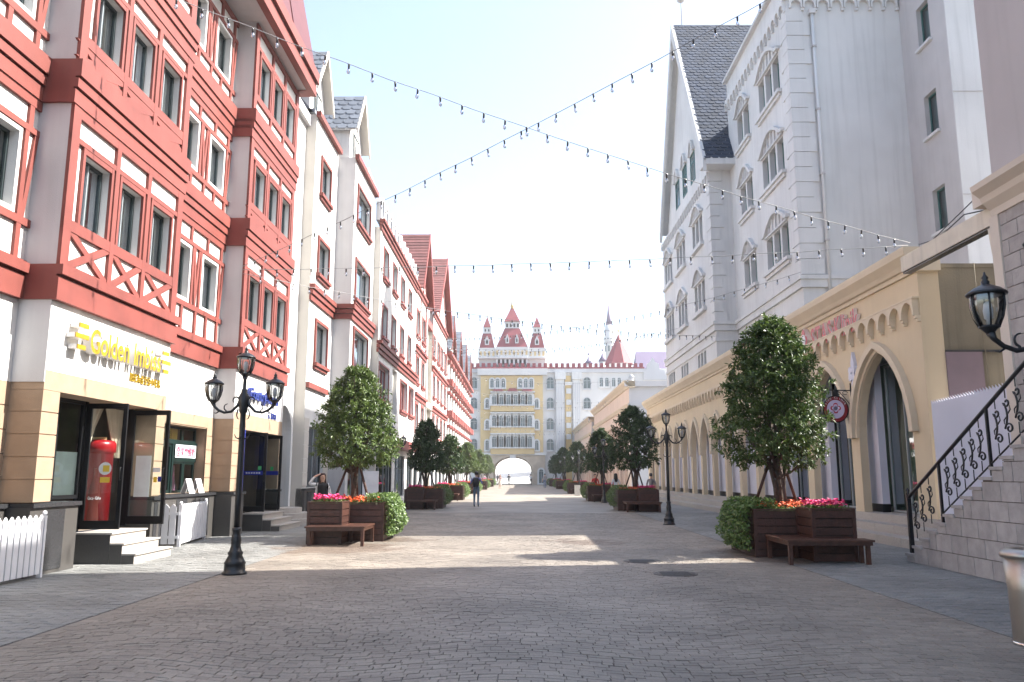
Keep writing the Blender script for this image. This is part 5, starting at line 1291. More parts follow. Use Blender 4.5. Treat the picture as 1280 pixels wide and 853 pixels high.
def leaf_quad(b, p, d, n, L_, w, mi=0):
    """one pointed leaf folded along its midrib"""
    d = d.normalized(); s = d.cross(n)
    if s.length < 1e-4: s = Vector((1, 0, 0))
    s.normalize(); u = s.cross(d)
    m = p + d * L_ * .5
    b.add([p, m + s * w * .5 + u * w * .12, p + d * L_ - u * L_ * .08, m - s * w * .5 + u * w * .12], [(0, 1, 2), (0, 2, 3)], mi)
def rv(r): 
    while 1:
        v = Vector((r.uniform(-1, 1), r.uniform(-1, 1), r.uniform(-1, 1)))
        if .05 < v.length < 1: return v.normalized()
TREEC = {}
def tree_meshes(seed, hgt, rad, zc0, nclump, nleaf, lmat, lsz):
    """trunk forking into limbs and a crown of leaf sprays; crown egg shaped from zc0 to hgt"""
    r = random.Random(seed); tk = MB(); lf = MB()
    base = [(0, 0, 0), (.02, .01, .45), (.0, .0, .85)]
    tk.tube(base, [.085, .07, .062], 9)
    tk.tube([(.06, .03, 0), (.10, .05, .5), (.20, .06, 1.0), (.34, .05, 1.5)], [.055, .05, .042, .03], 8)
    tk.tube([(-.05, -.02, 0), (-.08, -.03, .5), (-.2, -.05, 1.05)], [.05, .045, .03], 8)
    limbs = []
    def prof(t):            # crown radius at height fraction t
        K = ((0, .58), (.10, .92), (.2, 1), (.48, .83), (.74, .62), (.9, .40), (1.01, .12))
        for (t0, r0), (t1, r1) in zip(K, K[1:]):
            if t <= t1: return rad * (r0 + (r1 - r0) * (t - t0) / (t1 - t0))
        return rad * .1
    for k in range(13):
        a = k * 2.4 + r.uniform(-.3, .3); t = r.uniform(.05, .8); z1 = zc0 + (hgt - zc0) * t; rr = prof(t) * r.uniform(.55, .85)
        s0 = Vector((r.uniform(-.05, .05), r.uniform(-.05, .05), r.uniform(.6, .85) + .35 * t))
        e = Vector((rr * math.cos(a), rr * math.sin(a), z1)); m = s0.lerp(e, .5) + Vector((0, 0, .12 - .2 * (1 - t))) + rv(r) * .06
        pts = [s0, s0.lerp(m, .5) + rv(r) * .03, m, m.lerp(e, .5) + rv(r) * .04, e]; tk.tube(pts, [.036, .03, .024, .016, .008], 6); limbs.append(pts)
        for q in range(4):
            i = r.randrange(2, 5); p = pts[i - 1].lerp(pts[i], r.random()); e2 = p + (rv(r) * .35 + (p - Vector((0, 0, p.z))).normalized() * .2 + Vector((0, 0, .12))); tk.tube([p, p.lerp(e2, .5) + rv(r) * .03, e2], [.012, .009, .004], 5)
    tk.tube([(0, 0, .85), (.03, .02, 1.4), (-.02, .03, zc0 + (hgt - zc0) * .5), (.02, .0, hgt * .93)], [.06, .045, .03, .008], 7)
    off = r.uniform(0, 50)
    for k in range(nclump):
        a = r.uniform(0, 2 * math.pi); t = r.random() ** .85
        f = r.random() ** .38 if r.random() < .8 else r.random()
        R0 = prof(t); bump_ = 1 + .26 * noise.noise(Vector((math.cos(a) * 1.6 + off, math.sin(a) * 1.6, t * 4)))
        rr = R0 * f * bump_ * 1.0; z = zc0 + (hgt - zc0) * t
        if noise.noise(Vector((rr * math.cos(a) * 2.6 + off, rr * math.sin(a) * 2.6, z * 2.6))) < -.30 and f > .3: continue
        if r.random() < .07: rr *= r.uniform(1.1, 1.28)
        p = Vector((rr * math.cos(a), rr * math.sin(a), z + r.uniform(-.06, .06)))
        out = Vector((math.cos(a), math.sin(a), .15 + 1.1 * t - .3)).normalized()
        ax = (out + rv(r) * .6).normalized()
        for q in range(nleaf):
            d = (ax * .55 + rv(r)).normalized(); d.z -= .25
            leaf_quad(lf, p + ax * r.uniform(-.04, .08) + rv(r) * .045, d, (Vector((0, 0, 1)) + rv(r) * .7 + out * .3), lsz * r.uniform(.7, 1.25), lsz * r.uniform(.36, .5))
    return tk.raw('trunk', bark), lf.raw('crown', lmat)
def make_tree(label, loc, seed, hgt, rad, zc0, nclump, nleaf, lmat, lsz, z0, rz=0):
    root = thing('street_tree', label, 'tree', (loc[0], loc[1], z0), rz, 'street trees in wooden planters')
    key = (seed, hgt, rad, zc0, nclump, nleaf, lmat.name, lsz)
    if key not in TREEC: TREEC[key] = tree_meshes(seed, hgt, rad, zc0, nclump, nleaf, lmat, lsz)
    put('trunk', TREEC[key][0], root); put('crown', TREEC[key][1], root)
    for k in range(3):
        a = k * 2.094 + .5; b = MB(); b.tube([(.58 * math.cos(a), .55 * math.sin(a), -.03), (.08 * math.cos(a), .08 * math.sin(a), 1.25)], [.035, .03], 7); put('support_stake', b.raw('support_stake', stakem), root)
    return root
def flower_mesh(x0, x1, y0, y1, n, pm, seed, hh=.14):
    r = random.Random(seed); b = MB()
    for k in range(n):
        p = Vector((r.uniform(x0, x1), r.uniform(y0, y1), r.uniform(.0, hh * .6)))
        for q in range(4): leaf_quad(b, p, rv(r) + Vector((0, 0, .4)), rv(r), r.uniform(.05, .09), .03, 0)
        if r.random() < .62:
            c = p + Vector((0, 0, hh * .6 + r.uniform(0, hh * .4)))
            nn = (Vector((0, 0, 1)) + rv(r) * .6).normalized(); s = nn.cross(Vector((1, .2, 0))).normalized(); t = nn.cross(s)
            for q in range(5):
                a = q * 1.257; d = s * math.cos(a) + t * math.sin(a); leaf_quad(b, c, d + nn * .35, nn, .038, .034, 1)
    return b.raw('flower_bed', leafB, pm)
FLP = flower_mesh(-.34, .34, -.36, .36, 330, pinkf, 1, .16); FLO = flower_mesh(-.80, .80, -.80, .80, 900, orangef, 2, .14)
def ivy_mesh(seed, ln, hgt, n, th=.38):
    """climber hanging over the side of the box: leaves over a bulging face in the local y,z plane"""
    r = random.Random(seed); b = MB()
    for k in range(n):
        y = r.uniform(-ln / 2, ln / 2); z = r.uniform(-hgt, .12); f = r.random() ** .5
        edge = 1 - abs(2 * y / ln) ** 4; bulge = th * (.25 + .75 * math.sin(math.pi * min(1, max(0, (z + hgt) / (hgt + .12))) * .8 + .35)) * (.4 + .6 * edge) * (1 + .45 * noise.noise(Vector((y * 3, z * 3, seed))))
        p = Vector((-max(.02, bulge * f), y, z))
        d = Vector((-.6, 0, -.55)) + rv(r) * .8; leaf_quad(b, p, d, Vector((-1, 0, .5)) + rv(r) * .5, r.uniform(.05, .085), r.uniform(.04, .065))
    for k in range(int(n * .5)):      # mound along the top of the box
        p = Vector((r.uniform(-.1, .5), r.uniform(-ln / 2, ln / 2), r.uniform(0, .2))); leaf_quad(b, p, rv(r) + Vector((0, 0, .4)), Vector((0, 0, 1)) + rv(r), r.uniform(.05, .08), .05)
    return b.raw('hanging_ivy', leafI)
IVY = [ivy_mesh(3, 1.75, .78, 2600), ivy_mesh(8, 1.7, .72, 1100)]
def bench(label, loc, sx, x0, x1, xi, y0, ym, y1, h=.44):
    """L-shaped slatted bench wrapped round the small box"""
    root = thing('bench', label, 'bench', (loc[0] + sx * x0, loc[1] + y0, 0), group='wooden benches round the planters')
    def b2(n, a, c, d, e, z0, z1):
        a, c = (a - x0) * sx, (c - x0) * sx; bx(n, woodr, root, min(a, c), max(a, c), d - y0, e - y0, z0, z1)
    n = 5; w = (ym - y0) / n
    for i in range(n): b2('slat', x0, x1, y0 + i * w + .008, y0 + (i + 1) * w - .008, h - .035, h)
    n = 5; w = (xi - x0) / n
    for i in range(n): b2('slat', x0 + i * w + .008, x0 + (i + 1) * w - .008, ym + .004, y1, h - .035, h)
    b2('apron', x0 + .03, x1 - .03, y0 + .03, y0 + .06, h - .10, h - .036); b2('apron', x0 + .03, x0 + .06, y0 + .065, y1 - .02, h - .10, h - .036)
    for lx, ly in ((x0 + .02, y0 + .02), (x1 - .12, y0 + .1), (x0 + .02, y1 - .10), (x1 - .12, ym - .09), (xi - .09, y1 - .10)): b2('leg', lx, lx + .07, ly, ly + .07, 0, h - .036)
    return root
spots = [  # x of street edge, y of big box front, side, tree(seed,h,rad,zc0), where
    (4.65, 16.3, 1, (11, 4.05, 1.24, .92, 1700, 15, leafA, .11), 'beside the outside stair'), (-3.36, 20.05, -1, (12, 3.48, 1.12, 1.0, 1500, 14, leafB, .112), 'in front of the archway wall'),
    (4.45, 37.0, 1, (13, 3.85, 1.2, 1.1, 950, 12, leafC, .16), 'before the middle arcade arches'), (-3.75, 39.4, -1, (14, 3.4, .9, 1.0, 850, 12, leafC, .16), 'before the pierced-parapet terrace'),
    (4.2, 50.2, 1, (13, 3.6, 1.0, 1.0, 850, 12, leafC, .16), 'before the arcade\'s last arches'), (-3.7, 52.5, -1, (14, 3.3, 1.0, .9, 850, 12, leafC, .16), 'before the steep red gable'),
    (4.2, 71, 1, (13, 3.6, 1.2, 1.0, 850, 12, leafC, .16), 'by the peach colonnade'), (-3.7, 70, -1, (12, 3.48, 1.12, 1.0, 1500, 14, leafB, .112), 'before the wide red gable'),
    (4.2, 94, 1, (13, 3.85, 1.2, 1.1, 950, 12, leafC, .16), 'where the peach wings join'), (-3.7, 90, -1, (12, 3.48, 1.12, 1.0, 1500, 14, leafB, .112), 'before the balcony houses'),
    (4.2, 116, 1, (13, 3.6, 1.2, 1.0, 850, 12, leafC, .16), 'by the castle, peach side'), (-3.7, 112, -1, (12, 3.48, 1.12, 1.0, 1500, 14, leafB, .112), 'by the castle, balcony side')]
for i, (X0, Y0, sx, tp, where) in enumerate(spots):
    L0 = (X0, Y0)
    planter_box('planter_box', 'large brown plank tree box ' + where, 0, 1.85, 0, 1.8, .90, 6, L0, sx, 'large plank tree boxes')
    planter_box('flower_box', 'small brown plank flower box ' + where, .83, 1.63, -.9, -.04, .95, 6, L0, sx, 'small plank flower boxes')
    bench('low brown slatted bench wrapped round the flower box ' + where, L0, sx, .18, 1.75 if sx > 0 else 1.56, .80, -1.42, -.93, -.06)
    make_tree('round-headed leafy tree in the plank box ' + where, (X0 + sx * (.80 if i == 0 else .93), Y0 + .9), *tp, .85, rz=i * 1.1)
    o = put('pink_flowers', FLP, None, T(X0 + sx * 1.23, Y0 - .47, .90), 'pink flowers filling the small plank box ' + where, 'flowers', 'pink flower beds')
    o = put('orange_flowers', FLO, None, T(X0 + sx * .93, Y0 + .9, .85), 'orange flowers under the tree in the plank box ' + where, 'flowers', 'orange flower beds')
    put('hanging_ivy', IVY[0 if i < 2 else 1], None, T(X0 + (-.01 if sx > 0 else .01), Y0 + .92, .92) @ (Matrix.Identity(4) if sx > 0 else Matrix.Rotation(math.pi, 4, 'Z')), 'leafy ivy spilling over the plank box ' + where, 'ivy', 'ivy on the tree boxes')

# ================================================================ LITTER BIN and other bins
tb = thing('litter_bin', 'tall brushed steel litter bin with a domed ring lid', 'litter bin', (4.98, 8.05, 0))
b = MB(); b.lathe([(.225, 0), (.235, .01), (.24, .03), (.245, .5), (.265, .80)], 40); put('body', b.mesh('body', steel), tb)
b = MB(); b.lathe([(.262, .80), (.285, .815), (.29, .84), (.27, .87), (.22, .895), (.17, .89), (.16, .85), (.15, .82)], 40, caps=False); put('lid_ring', b.mesh('lid_ring', steel), tb)
b = MB(); b.lathe([(.235, 0), (.25, .0), (.25, .025), (.235, .03)], 40); put('foot_ring', b.mesh('foot_ring', mat('polished_steel', (.75, .74, .72), .12, .05, 3, metal=1)), tb)
b = MB(); b.lathe([(.21, .72), (.21, .74)], 24); put('liner', b.mesh('liner', dark), tb)
sbm = mat('stone_bin', (.5, .48, .45), .8, .1, 10)
for x, y, lb in ((-3.3, 26.5, 'squat grey stone bin past the first tree box'), (4.55, 64.5, 'squat grey stone bin beside the peach wing lamp')):
    t = thing('stone_bin', lb, 'litter bin', (x - (1.0 if x < 0 else 0), y, 0), group='stone bins')
    b = MB(); b.box(-.22, .22, -.22, .22, .02, .82); b.box(-.19, .19, -.19, .19, 0, .02); put('body', b.mesh('body', sbm), t); b = MB(); b.box(-.26, .26, -.26, .26, .82, .90); put('lid', b.mesh('lid', graniteD), t)
nb = thing('notice_board', 'blank white notice panel standing before the projecting townhouse', 'notice board', (-5.75, 31.2, 0))
bx('panel', whitep, nb, -.3, .3, -.06, .06, .25, 1.75); bx('foot', alug, nb, -.28, -.22, -.2, .2, 0, .25); bx('foot', alug, nb, .22, .28, -.2, .2, 0, .25)
# manhole covers
mh = mat('cast_iron_cover', (.07, .06, .055), .5, .4, 30, .5, 30, metal=.4)
for x, y, lb in ((2.3, 15.55, 'round iron manhole cover at the edge of the sunlit paving'), (2.55, 13.6, 'round iron manhole cover set in the shaded setts')):
    t = thing('manhole_cover', lb, 'manhole', (x, y, 0), group='iron manhole covers')
    b = MB(); b.lathe([(.36, -.01), (.36, .006), (.33, .008), (.33, .003)], 28); put('rim', b.mesh('rim', mh), t); b = MB(); b.lathe([(.325, -.008), (.325, .004)], 28); put('lid', b.mesh('lid', mh), t)
    for k in range(5): bx('lid_rib', mh, t, -.24, .24, -.2 + k * .09, -.16 + k * .09, .003, .009)

# ================================================================ WHITE PICKET FENCES
def picket(label, loc, rz, ln, n, h, returns=0):
    root = thing('picket_fence', label, 'fence', loc, rz, 'white picket fences at the shop')
    w = ln / n; b = MB(); pw = w * .78
    b.prism([(0, .06), (pw, .06), (pw, h - .07), (pw / 2, h), (0, h - .07)], -.012, .012); pm = b.mesh('picket', whitep)
    for i in range(n): put('picket', pm, root, T(i * w + .01, 0, 0))
    for z in (.18, h - .25): bx('rail', whitep, root, 0, ln, .013, .045, z, z + .06)
    for x in (-.03, ln): b = MB(); b.box(x, x + .05, -.02, .05, 0, h - .02); b.lathe([(.02, h - .02), (.042, h + .01), (.03, h + .045), (.005, h + .06)], 8, (x + .025, .015, 0)); put('post', b.mesh('post', whitep), root)
    for i in range(returns): put('picket', pm, root, T(-.03, .1 + i * .16, 0) @ Matrix.Rotation(math.pi / 2, 4, 'Z'))
    if returns:
        for z in (.18, h - .25): bx('rail', whitep, root, -.045, -.02, .02, .16 * returns + .05, z, z + .06)
picket('white picket fence panel standing in the shade by the granite plinth', (-7.6, 11.2, 0), R_(90), 1.8, 12, .98)
picket('white picket fence closing off the kiosk window corner', (-7.72, 18.55, 0), R_(98), 2.3, 13, .95, 4)

# ================================================================ SHOP STEPS
def steps(label, X0, y0, y1, n, rise, tread, taper=.12):
    root = thing('shop_steps', label, 'steps', (X0, y0, 0), group='stone shop steps')
    for i in range(n):
        z0 = (n - 1 - i) * 0; top = (n - i) * rise
        bx('step', stepm, root, -.45 if i == 0 else i * tread - .002 + 0.0, (i + 1) * tread, .0 + i * .0, y1 - y0 + i * taper, 0 if i == n - 1 else (n - 1 - i) * rise - .0, top) if False else None
        bx('step', stepm, root, (-.45 if i == 0 else i * tread), (i + 1) * tread, 0, y1 - y0 + i * taper, 0, top - .03)
        bx('side_panel', granite, root, (-.45 if i == 0 else i * tread) + .003, (i + 1) * tread - .004, -.010, -.001, .004, top - .034)
        bx('tread', stepm, root, (-.45 if i == 0 else i * tread) + (.0), (i + 1) * tread + .03, -.012, y1 - y0 + i * taper + .012, top - .03 + .001, top)
    return root
steps('pale stone steps up to the open doors under the yellow letters', -7.72, 14.95, 16.35, 3, .185, .23, .08)
steps('pale stone steps up to the doors beside the blue panel', -7.70, 23.6, 25.6, 3, .165, .25, .1)

# ================================================================ SIGNS
sgn = thing('shop_sign', 'raised yellow shop lettering on the white bay above open doors', 'sign', (-7.75, 13.35, 3.75), math.pi / 2)
yl = (yellowl, silver)
def bars(root, x, flip):
    for k, (dx, l) in enumerate(((.10, .30), (0, .42), (.08, .26))):
        a = x + (dx if not flip else (.42 - dx - l)); bx('emblem_bar', yellowl, root, a, a + l, -.18, -.16, .42 - k * .19 - .05, .50 - k * .19 - .05); bx('emblem_side', silver, root, a, a + l, -.16, -.015, .42 - k * .19 - .05, .50 - k * .19 - .05)
bars(sgn, .02, False)
xe = letters(sgn, 'Golden Imbiss', .60, .07, yl, .52, -.10, .0, .05, width=2.8, bold=.022); bars(sgn, 3.36, True)
b = MB(); letters(sgn, '阳光海金豆豆小吃店', .19, .012, (yellowl,), 2.35, -.015, -.30, .12, 'character', width=1.35)
sg2 = thing('shop_sign', 'raised blue gothic shop lettering beside the arch moulding', 'sign', (-7.75, 22.4, 3.75), math.pi / 2)
letters(sg2, 'Country Server', .46, .05, (bluel, bluel), .15, -.07, 0, .04, width=2.75, bold=.015); letters(sg2, '云 服务区', .2, .012, (bluel,), 2.15, -.015, -.42, .1, 'character', width=.85)
redl = mat('red_letter', (.45, .03, .05), .35); pinks = mat('pink_letter_side', (.80, .66, .62), .4)
sg3 = thing('clinic_sign', 'raised red clinic lettering with a diamond emblem on the yellow arcade', 'sign', (9.5, 26.4, 5.55), -math.pi / 2)
b = MB(); b.prism([(.0, .38), (.36, -.02), (.72, .38), (.36, .80)], -.16, -.01); put('emblem', b.mesh('emblem', pinks), sg3)
b = MB()
for ax, az in ((.36, .62), (.36, .16), (.17, .39), (.55, .39)): b.prism([(ax + .14 * math.cos(k * math.pi / 4), az + .15 * math.sin(k * math.pi / 4)) for k in range(8)], -.172, -.162)
put('emblem_petals', b.mesh('emblem_petals', redl), sg3)
b = MB(); b.prism([(.36 + .2 * math.cos(k * math.pi / 4), .39 + .22 * math.sin(k * math.pi / 4)) for k in range(8)], -.182, -.173); put('emblem_centre', b.mesh('emblem_centre', whitep), sg3)
letters(sg3, 'STAS·Klinik', .88, .05, (redl, pinks), .92, -.07, .06, .11, width=3.6, bold=.018)
# round hanging sign on an iron bracket
hs = thing('hanging_sign', 'round dark red hanging sign with lilac centre and flower emblem', 'sign', (9.0, 22.95, 3.45))
b = MB(); n = 36
b.prism([(.36 * math.cos(2 * math.pi * k / n), .38 * math.sin(2 * math.pi * k / n)) for k in range(n)], -.05, .05); put('disc', b.mesh('disc', mat('dark_red_enamel', (.26, .012, .022), .3)), hs)
b = MB(); pt = [(.355 * math.cos(2 * math.pi * k / n), .375 * math.sin(2 * math.pi * k / n)) for k in range(n + 1)]; b.sweep(pt, [(-.012, -.062), (.014, -.062), (.014, .062), (-.012, .062)]); put('rim', b.mesh('rim', blackm), hs)
b = MB(); b.prism([(.25 * math.cos(2 * math.pi * k / n), .265 * math.sin(2 * math.pi * k / n)) for k in range(n)], -.056, -.051); put('centre', b.mesh('centre', mat('lilac_enamel', (.62, .55, .72), .35)), hs)
b = MB()
for ax, az in ((0, .085), (0, -.085), (-.085, 0), (.085, 0)): b.prism([(ax + .065 * math.cos(k * math.pi / 6), .03 + az + .065 * math.sin(k * math.pi / 6)) for k in range(12)], -.060, -.0565)
put('emblem_petals', b.mesh('emblem_petals', redl), hs)
b = MB()
for ax, az in ((0, .062), (0, -.062), (-.062, 0), (.062, 0), (0, 0)): b.prism([(ax + .05 * math.cos(k * math.pi / 6), .03 + az + .05 * math.sin(k * math.pi / 6)) for k in range(12)], -.0635, -.0605)
put('emblem_centre', b.mesh('emblem_centre', MATS['lilac_enamel']), hs)
t_ = 'STAS·KLINIK'
for k, ch in enumerate(t_):
    a = R_(90 + 62 - k * 124 / (len(t_) - 1)); me, w = text_mesh(ch, .095, .003, (whitep,)); c = (w[0] + w[1]) / 2
    put('letter', me, hs, T(.285 * math.cos(a), -.056, .30 * math.sin(a)) @ Matrix.Rotation(-(a - math.pi / 2), 4, 'Y') @ UPR @ T(-c, 0, 0))
bx('strap', iron, hs, -.06, .10, -.03, .03, .38, .56)
b = MB(); b.tube([(-.42, 0, .52), (-.3, 0, .56), (0, 0, .55), (.5, 0, .54)], .016, 6); b.tube([(.48, 0, .75), (.48, 0, -.4)], .018, 6)
for s in (0, 1): b.tube([(.12 + .2 * s + .07 * math.cos(a), 0, .47 + .05 * math.sin(a)) for a in [i * .5 for i in range(12)]], .009, 5)
b.tube([(.48, 0, .05), (.40, 0, .2), (.22, 0, .42), (.1, 0, .52)], .012, 6); b.tube([(.48 - .09 * math.sin(i * .5), 0, -.05 - i * .03) for i in range(10)], .011, 5); put('bracket', b.mesh('bracket', iron), hs)
# quatrefoil ornament on the arcade wall
qo = thing('wall_ornament', 'white four-pointed flower ornament fixed between two arcade arches', 'ornament', (9.5, 22.55, 4.42), -math.pi / 2)
b = MB()
for k in range(4):
    a = k * math.pi / 2; L1 = .62 if k % 2 else .30; c_, s_ = math.cos(a), math.sin(a); P = [(0, -.10), (L1 * .5, -.11), (L1, 0), (L1 * .5, .11), (0, .10)]
    b.prism([(x * c_ - y * s_, x * s_ + y * c_) for x, y in P], -.09 - .004 * k, -.0)
for k in range(4):
    a = k * math.pi / 2 + math.pi / 4; b.prism([(.14 * math.cos(a) + .11 * math.cos(j * math.pi / 5), .14 * math.sin(a) + .11 * math.sin(j * math.pi / 5)) for j in range(10)], -.13 - .003 * k, -.0)
put('petals', b.mesh('petals', lil), qo)
# kiosk posters and wares
ps = thing('poster', 'white kiosk poster with pink characters in the green window frame', 'poster', (-8.3, 19.88, 1.99), math.pi / 2)
bx('board', mat('poster_paper', (.72, .80, .82), .5), ps, 0, 1.24, .215, .222, .04, .36); letters(ps, '坚果炒酸奶', .25, .003, (mat('pink_ink', (.75, .05, .12), .5),), .06, .208, .10, .05, 'character', width=1.12)
yb = thing('poster', 'yellow kiosk banner behind the top pane of the green window', 'poster', (-8.3, 18.62, 2.44), math.pi / 2)
bx('board', mat('yellow_banner', (.78, .55, .10), .5), yb, 0, 1.64, .36, .37, 0, .32); letters(yb, '金豆豆', .2, .003, (mat('brown_ink', (.45, .22, .03), .5),), .62, .352, .06, .1, 'character', width=.7)
b = MB(); b.lathe([(.07, 0), (.08, .1), (.05, .2), (.06, .26), (.01, .3)], 10, (.4, .35, .02)); put('emblem', b.mesh('emblem', whitep), yb)
for k, y in enumerate((19.95, 20.55)):
    t = thing('menu_tent', ('white folded menu card on the kiosk ledge below the pink cloth', 'white folded menu card on the kiosk ledge at the reveal')[k], 'menu card', (-8.25, y, 1.15), math.pi / 2, 'folded menu cards')
    for s in (-1, 1):
        b = MB(); b.add([(0, s * .12, 0), (.34, s * .12, 0), (.34, s * .005, .36), (0, s * .005, .36), (0, s * .112, 0), (.34, s * .112, 0), (.34, 0, .35), (0, 0, .35)], [(0, 1, 2, 3), (7, 6, 5, 4), (0, 4, 5, 1), (1, 5, 6, 2), (3, 2, 6, 7), (0, 3, 7, 4)]); put('card', b.mesh('card', whitep), t)
pk = thing('pink_cloth', 'pink cloth hanging inside the kiosk serving window', 'cloth', (-8.75, 19.95, 1.18), math.pi / 2)
b = MB(); pr = None
for i in range(12):
    x = .05 + .04 * i; y = .02 * math.sin(i * 2.1); q = (x, y)
    if pr: b.quad((pr[0], pr[1], .02), (q[0] + .05, q[1], .02), (q[0] * .6 + .14, q[1], .66), (pr[0] * .6 + .14, pr[1], .66))
    pr = q
put('drape', b.raw('drape', mat('pink_fabric', (.72, .32, .52), .8)), pk)
gr_ = random.Random(9)
gcol = [(.6, .12, .05), (.2, .45, .1), (.7, .5, .1), (.7, .7, .65), (.15, .3, .12), (.75, .3, .2)]
for k in range(8):
    c = gcol[k % 6]; t = thing('drink_cup', ('orange', 'green', 'amber', 'white', 'dark green', 'salmon', 'tall orange', 'tall green')[k] + ' drink cup on display behind the kiosk glass', 'cup', (-8.78, 18.72 + k * .115, 1.18), group='drink cups in the kiosk')
    h = .16 + .02 * (k % 4); b = MB(); b.lathe([(.035, 0), (.05, h)], 10); put('cup', b.mesh('cup', mat('cup_%d' % (k % 6), c, .4)), t); b = MB(); b.lathe([(.053, h), (.045, h + .03), (.01, h + .04)], 10); put('lid', b.mesh('lid', whitep), t)
cb = thing('chalk_menu', 'dark chalk menu board hung inside the kiosk glass', 'menu board', (-8.85, 18.7, 1.75), math.pi / 2)
bx('board', blackm, cb, 0, .98, 0, .02, 0, .6); chm = [mat('chalk_%d' % k, c, .7) for k, c in enumerate(((.6, .6, .6), (.1, .45, .6), (.6, .4, .1)))]
for r in range(5):
    x = .08
    while x < .85:
        w = gr_.uniform(.05, .16); bx('chalk_mark', chm[gr_.randrange(3)], cb, x, x + w, -.004, 0, .5 - r * .1, .535 - r * .1); x += w + .05
# drink fridge and curtains inside the first shop
df = thing('drink_fridge', 'round-topped red drink cooler with a bottle picture behind the glass door', 'cooler', (-8.62, 16.35, .56), R_(32))
rc = mat('cooler_red', (.27, .006, .010), .3)
b = MB(); b.lathe([(.32, .0), (.32, 1.48), (.36, 1.50), (.36, 1.66), (.33, 1.72), (.1, 1.76)], 24); put('body', b.mesh('body', rc), df)
b = MB(); pr = [(.0, .05), (.10, .05), (.11, .2), (.085, .45), (.11, .62), (.10, .78), (.045, .98), (.04, 1.15), (.05, 1.18), (.0, 1.18)]
def on_cyl(x, z, r=.325): a = -math.pi / 2 + x / r; return (r * math.cos(a), r * math.sin(a), z)
n = len(pr); vs = [on_cyl((-1 + k * .25) * x, z, .328) for k in range(9) for x, z in pr]
b.add(vs, [(k * n + i, k * n + i + 1, (k + 1) * n + i + 1, (k + 1) * n + i) for k in range(8) for i in range(n - 1)]); put('bottle_picture', b.raw('bottle_picture', mat('cola_brown', (.09, .02, .015), .3)), df)
for k, ch in enumerate('Coca-Cola'):
    me, w = text_mesh(ch, .085, .002, (whitep,)); p = on_cyl(-.115 + k * .027, .56 , .330); a = -math.pi / 2 + (-.115 + k * .027) / .33
    put('letter', me, df, T(*p) @ Matrix.Rotation(a + math.pi / 2, 4, 'Z') @ UPR @ S(.6, 1, 1))
b = MB(); b.box(-.16, .16, -.12, .12, 1.74, 1.80); put('tray', b.mesh('tray', mat('cardboard', (.55, .42, .2), .8)), df)
for k in range(2):
    cu_ = thing('curtain', ('cream curtain tied back to the wall behind the cooler', 'cream curtain gathered over the shop doorway')[k], 'curtain', (-8.42, 15.3 + k * .85, 2.95), math.pi / 2, 'cream shop curtains')
    b = MB(); pr = None
    for i in range(22):
        t = i / 21; x = t * .8 if k == 0 else .8 - t * .8; y = .02 * math.sin(i * 1.7)
        low = -1.0 - .9 * (1 - t) if 1 else 0; xl = x * (.35 if k == 0 else .35) + (0 if k == 0 else .52)
        q = ((x, y, 0), ((x + xl) / 2 + (.08 if k == 0 else -.08) * 0, y + .02, -.55 * (1 - .2 * t)), (xl, y, -1.0))
        if pr:
            for j in range(2): b.quad(pr[j], pr[j + 1], q[j + 1], q[j])
        pr = q
    if k == 0:
        for i in range(10):
            x = i * .03; b.quad((x, .02 * math.sin(i * 2), -1.0), (x + .03, .02 * math.sin(i * 2 + 2), -1.0), (x * .7 + .03, .02 * math.sin(i * 2 + 2), -2.3), (x * .7, .02 * math.sin(i * 2), -2.3))
    put('drape', b.raw('drape', curty), cu_)

# ================================================================ FESTOON LIGHTS
wire = mat('pale_cable', (.30, .30, .30), .6); bulbg = glass('bulb_glass', (.80, .82, .85), .35)
b = MB(); b.lathe([(.016, -.085), (.018, -.03), (.020, -.005), (.010, .0)], 8); SOCK = b.mesh('bulb_holder', graniteD)
b = MB(); b.lathe([(.004, -.175), (.022, -.165), (.030, -.14), (.027, -.11), (.015, -.085)], 8); BULB = b.mesh('bulb', bulbg)
b = MB(); b.lathe([(.016, -.085), (.018, -.03), (.020, -.005), (.010, .0)], 6); b.lathe([(.004, -.175), (.022, -.165), (.030, -.14), (.027, -.11), (.015, -.085)], 6, mi=1); BBF = b.mesh('bulb', graniteD, bulbg)
def festoon(label, A, B, sag, sp_=.46, far=False, wr=.008, scale=1.18):
    A, B = Vector(A), Vector(B); root = thing('festoon_lights', label, 'string lights', A, group='festoon light strings'); r = random.Random(len(label))
    n = max(20, int((B - A).length)); P = lambda t: (B - A) * t + Vector((0, 0, -4 * sag * t * (1 - t) + .012 * math.sin(t * 57)))
    b = MB(); b.tube([P(i / n) for i in range(n + 1)], wr, 5); put('cable', b.raw('cable', wire), root)
    k = int((B - A).length / sp_)
    for i in range(1, k):
        p = P(i / k); m = T(*p) @ Matrix.Rotation(r.uniform(-.12, .12), 4, 'X') @ Matrix.Rotation(r.uniform(-.12, .12), 4, 'Y') @ S(scale, scale, scale)
        if far: put('bulb', BBF, root, m)
        else: o = put('bulb_holder', SOCK, root, m); put('bulb', BULB, o)
festoon('festoon string sloping from the red bay down to the arcade corner', (-7.7, 13.2, 10.75), (9.3, 18.5, 7.05), .33)
festoon('festoon string sloping from the red pilaster up to the beige building', (-7.72, 21.6, 7.35), (8.58, 12.1, 12.0), .30)
festoon('level festoon string from the red pilaster to the arcade corner', (-7.72, 21.62, 7.25), (9.3, 18.6, 7.02), .12, .5)
festoon('festoon string from the red pilaster to the quoined wing', (-7.72, 21.64, 7.15), (9.4, 37.5, 8.1), .42, .5, True)
festoon('festoon string from the terrace parapet down to the apartment corner', (-6.9, 52, 10.6), (10.4, 28.9, 9.0), .9, .5, True)
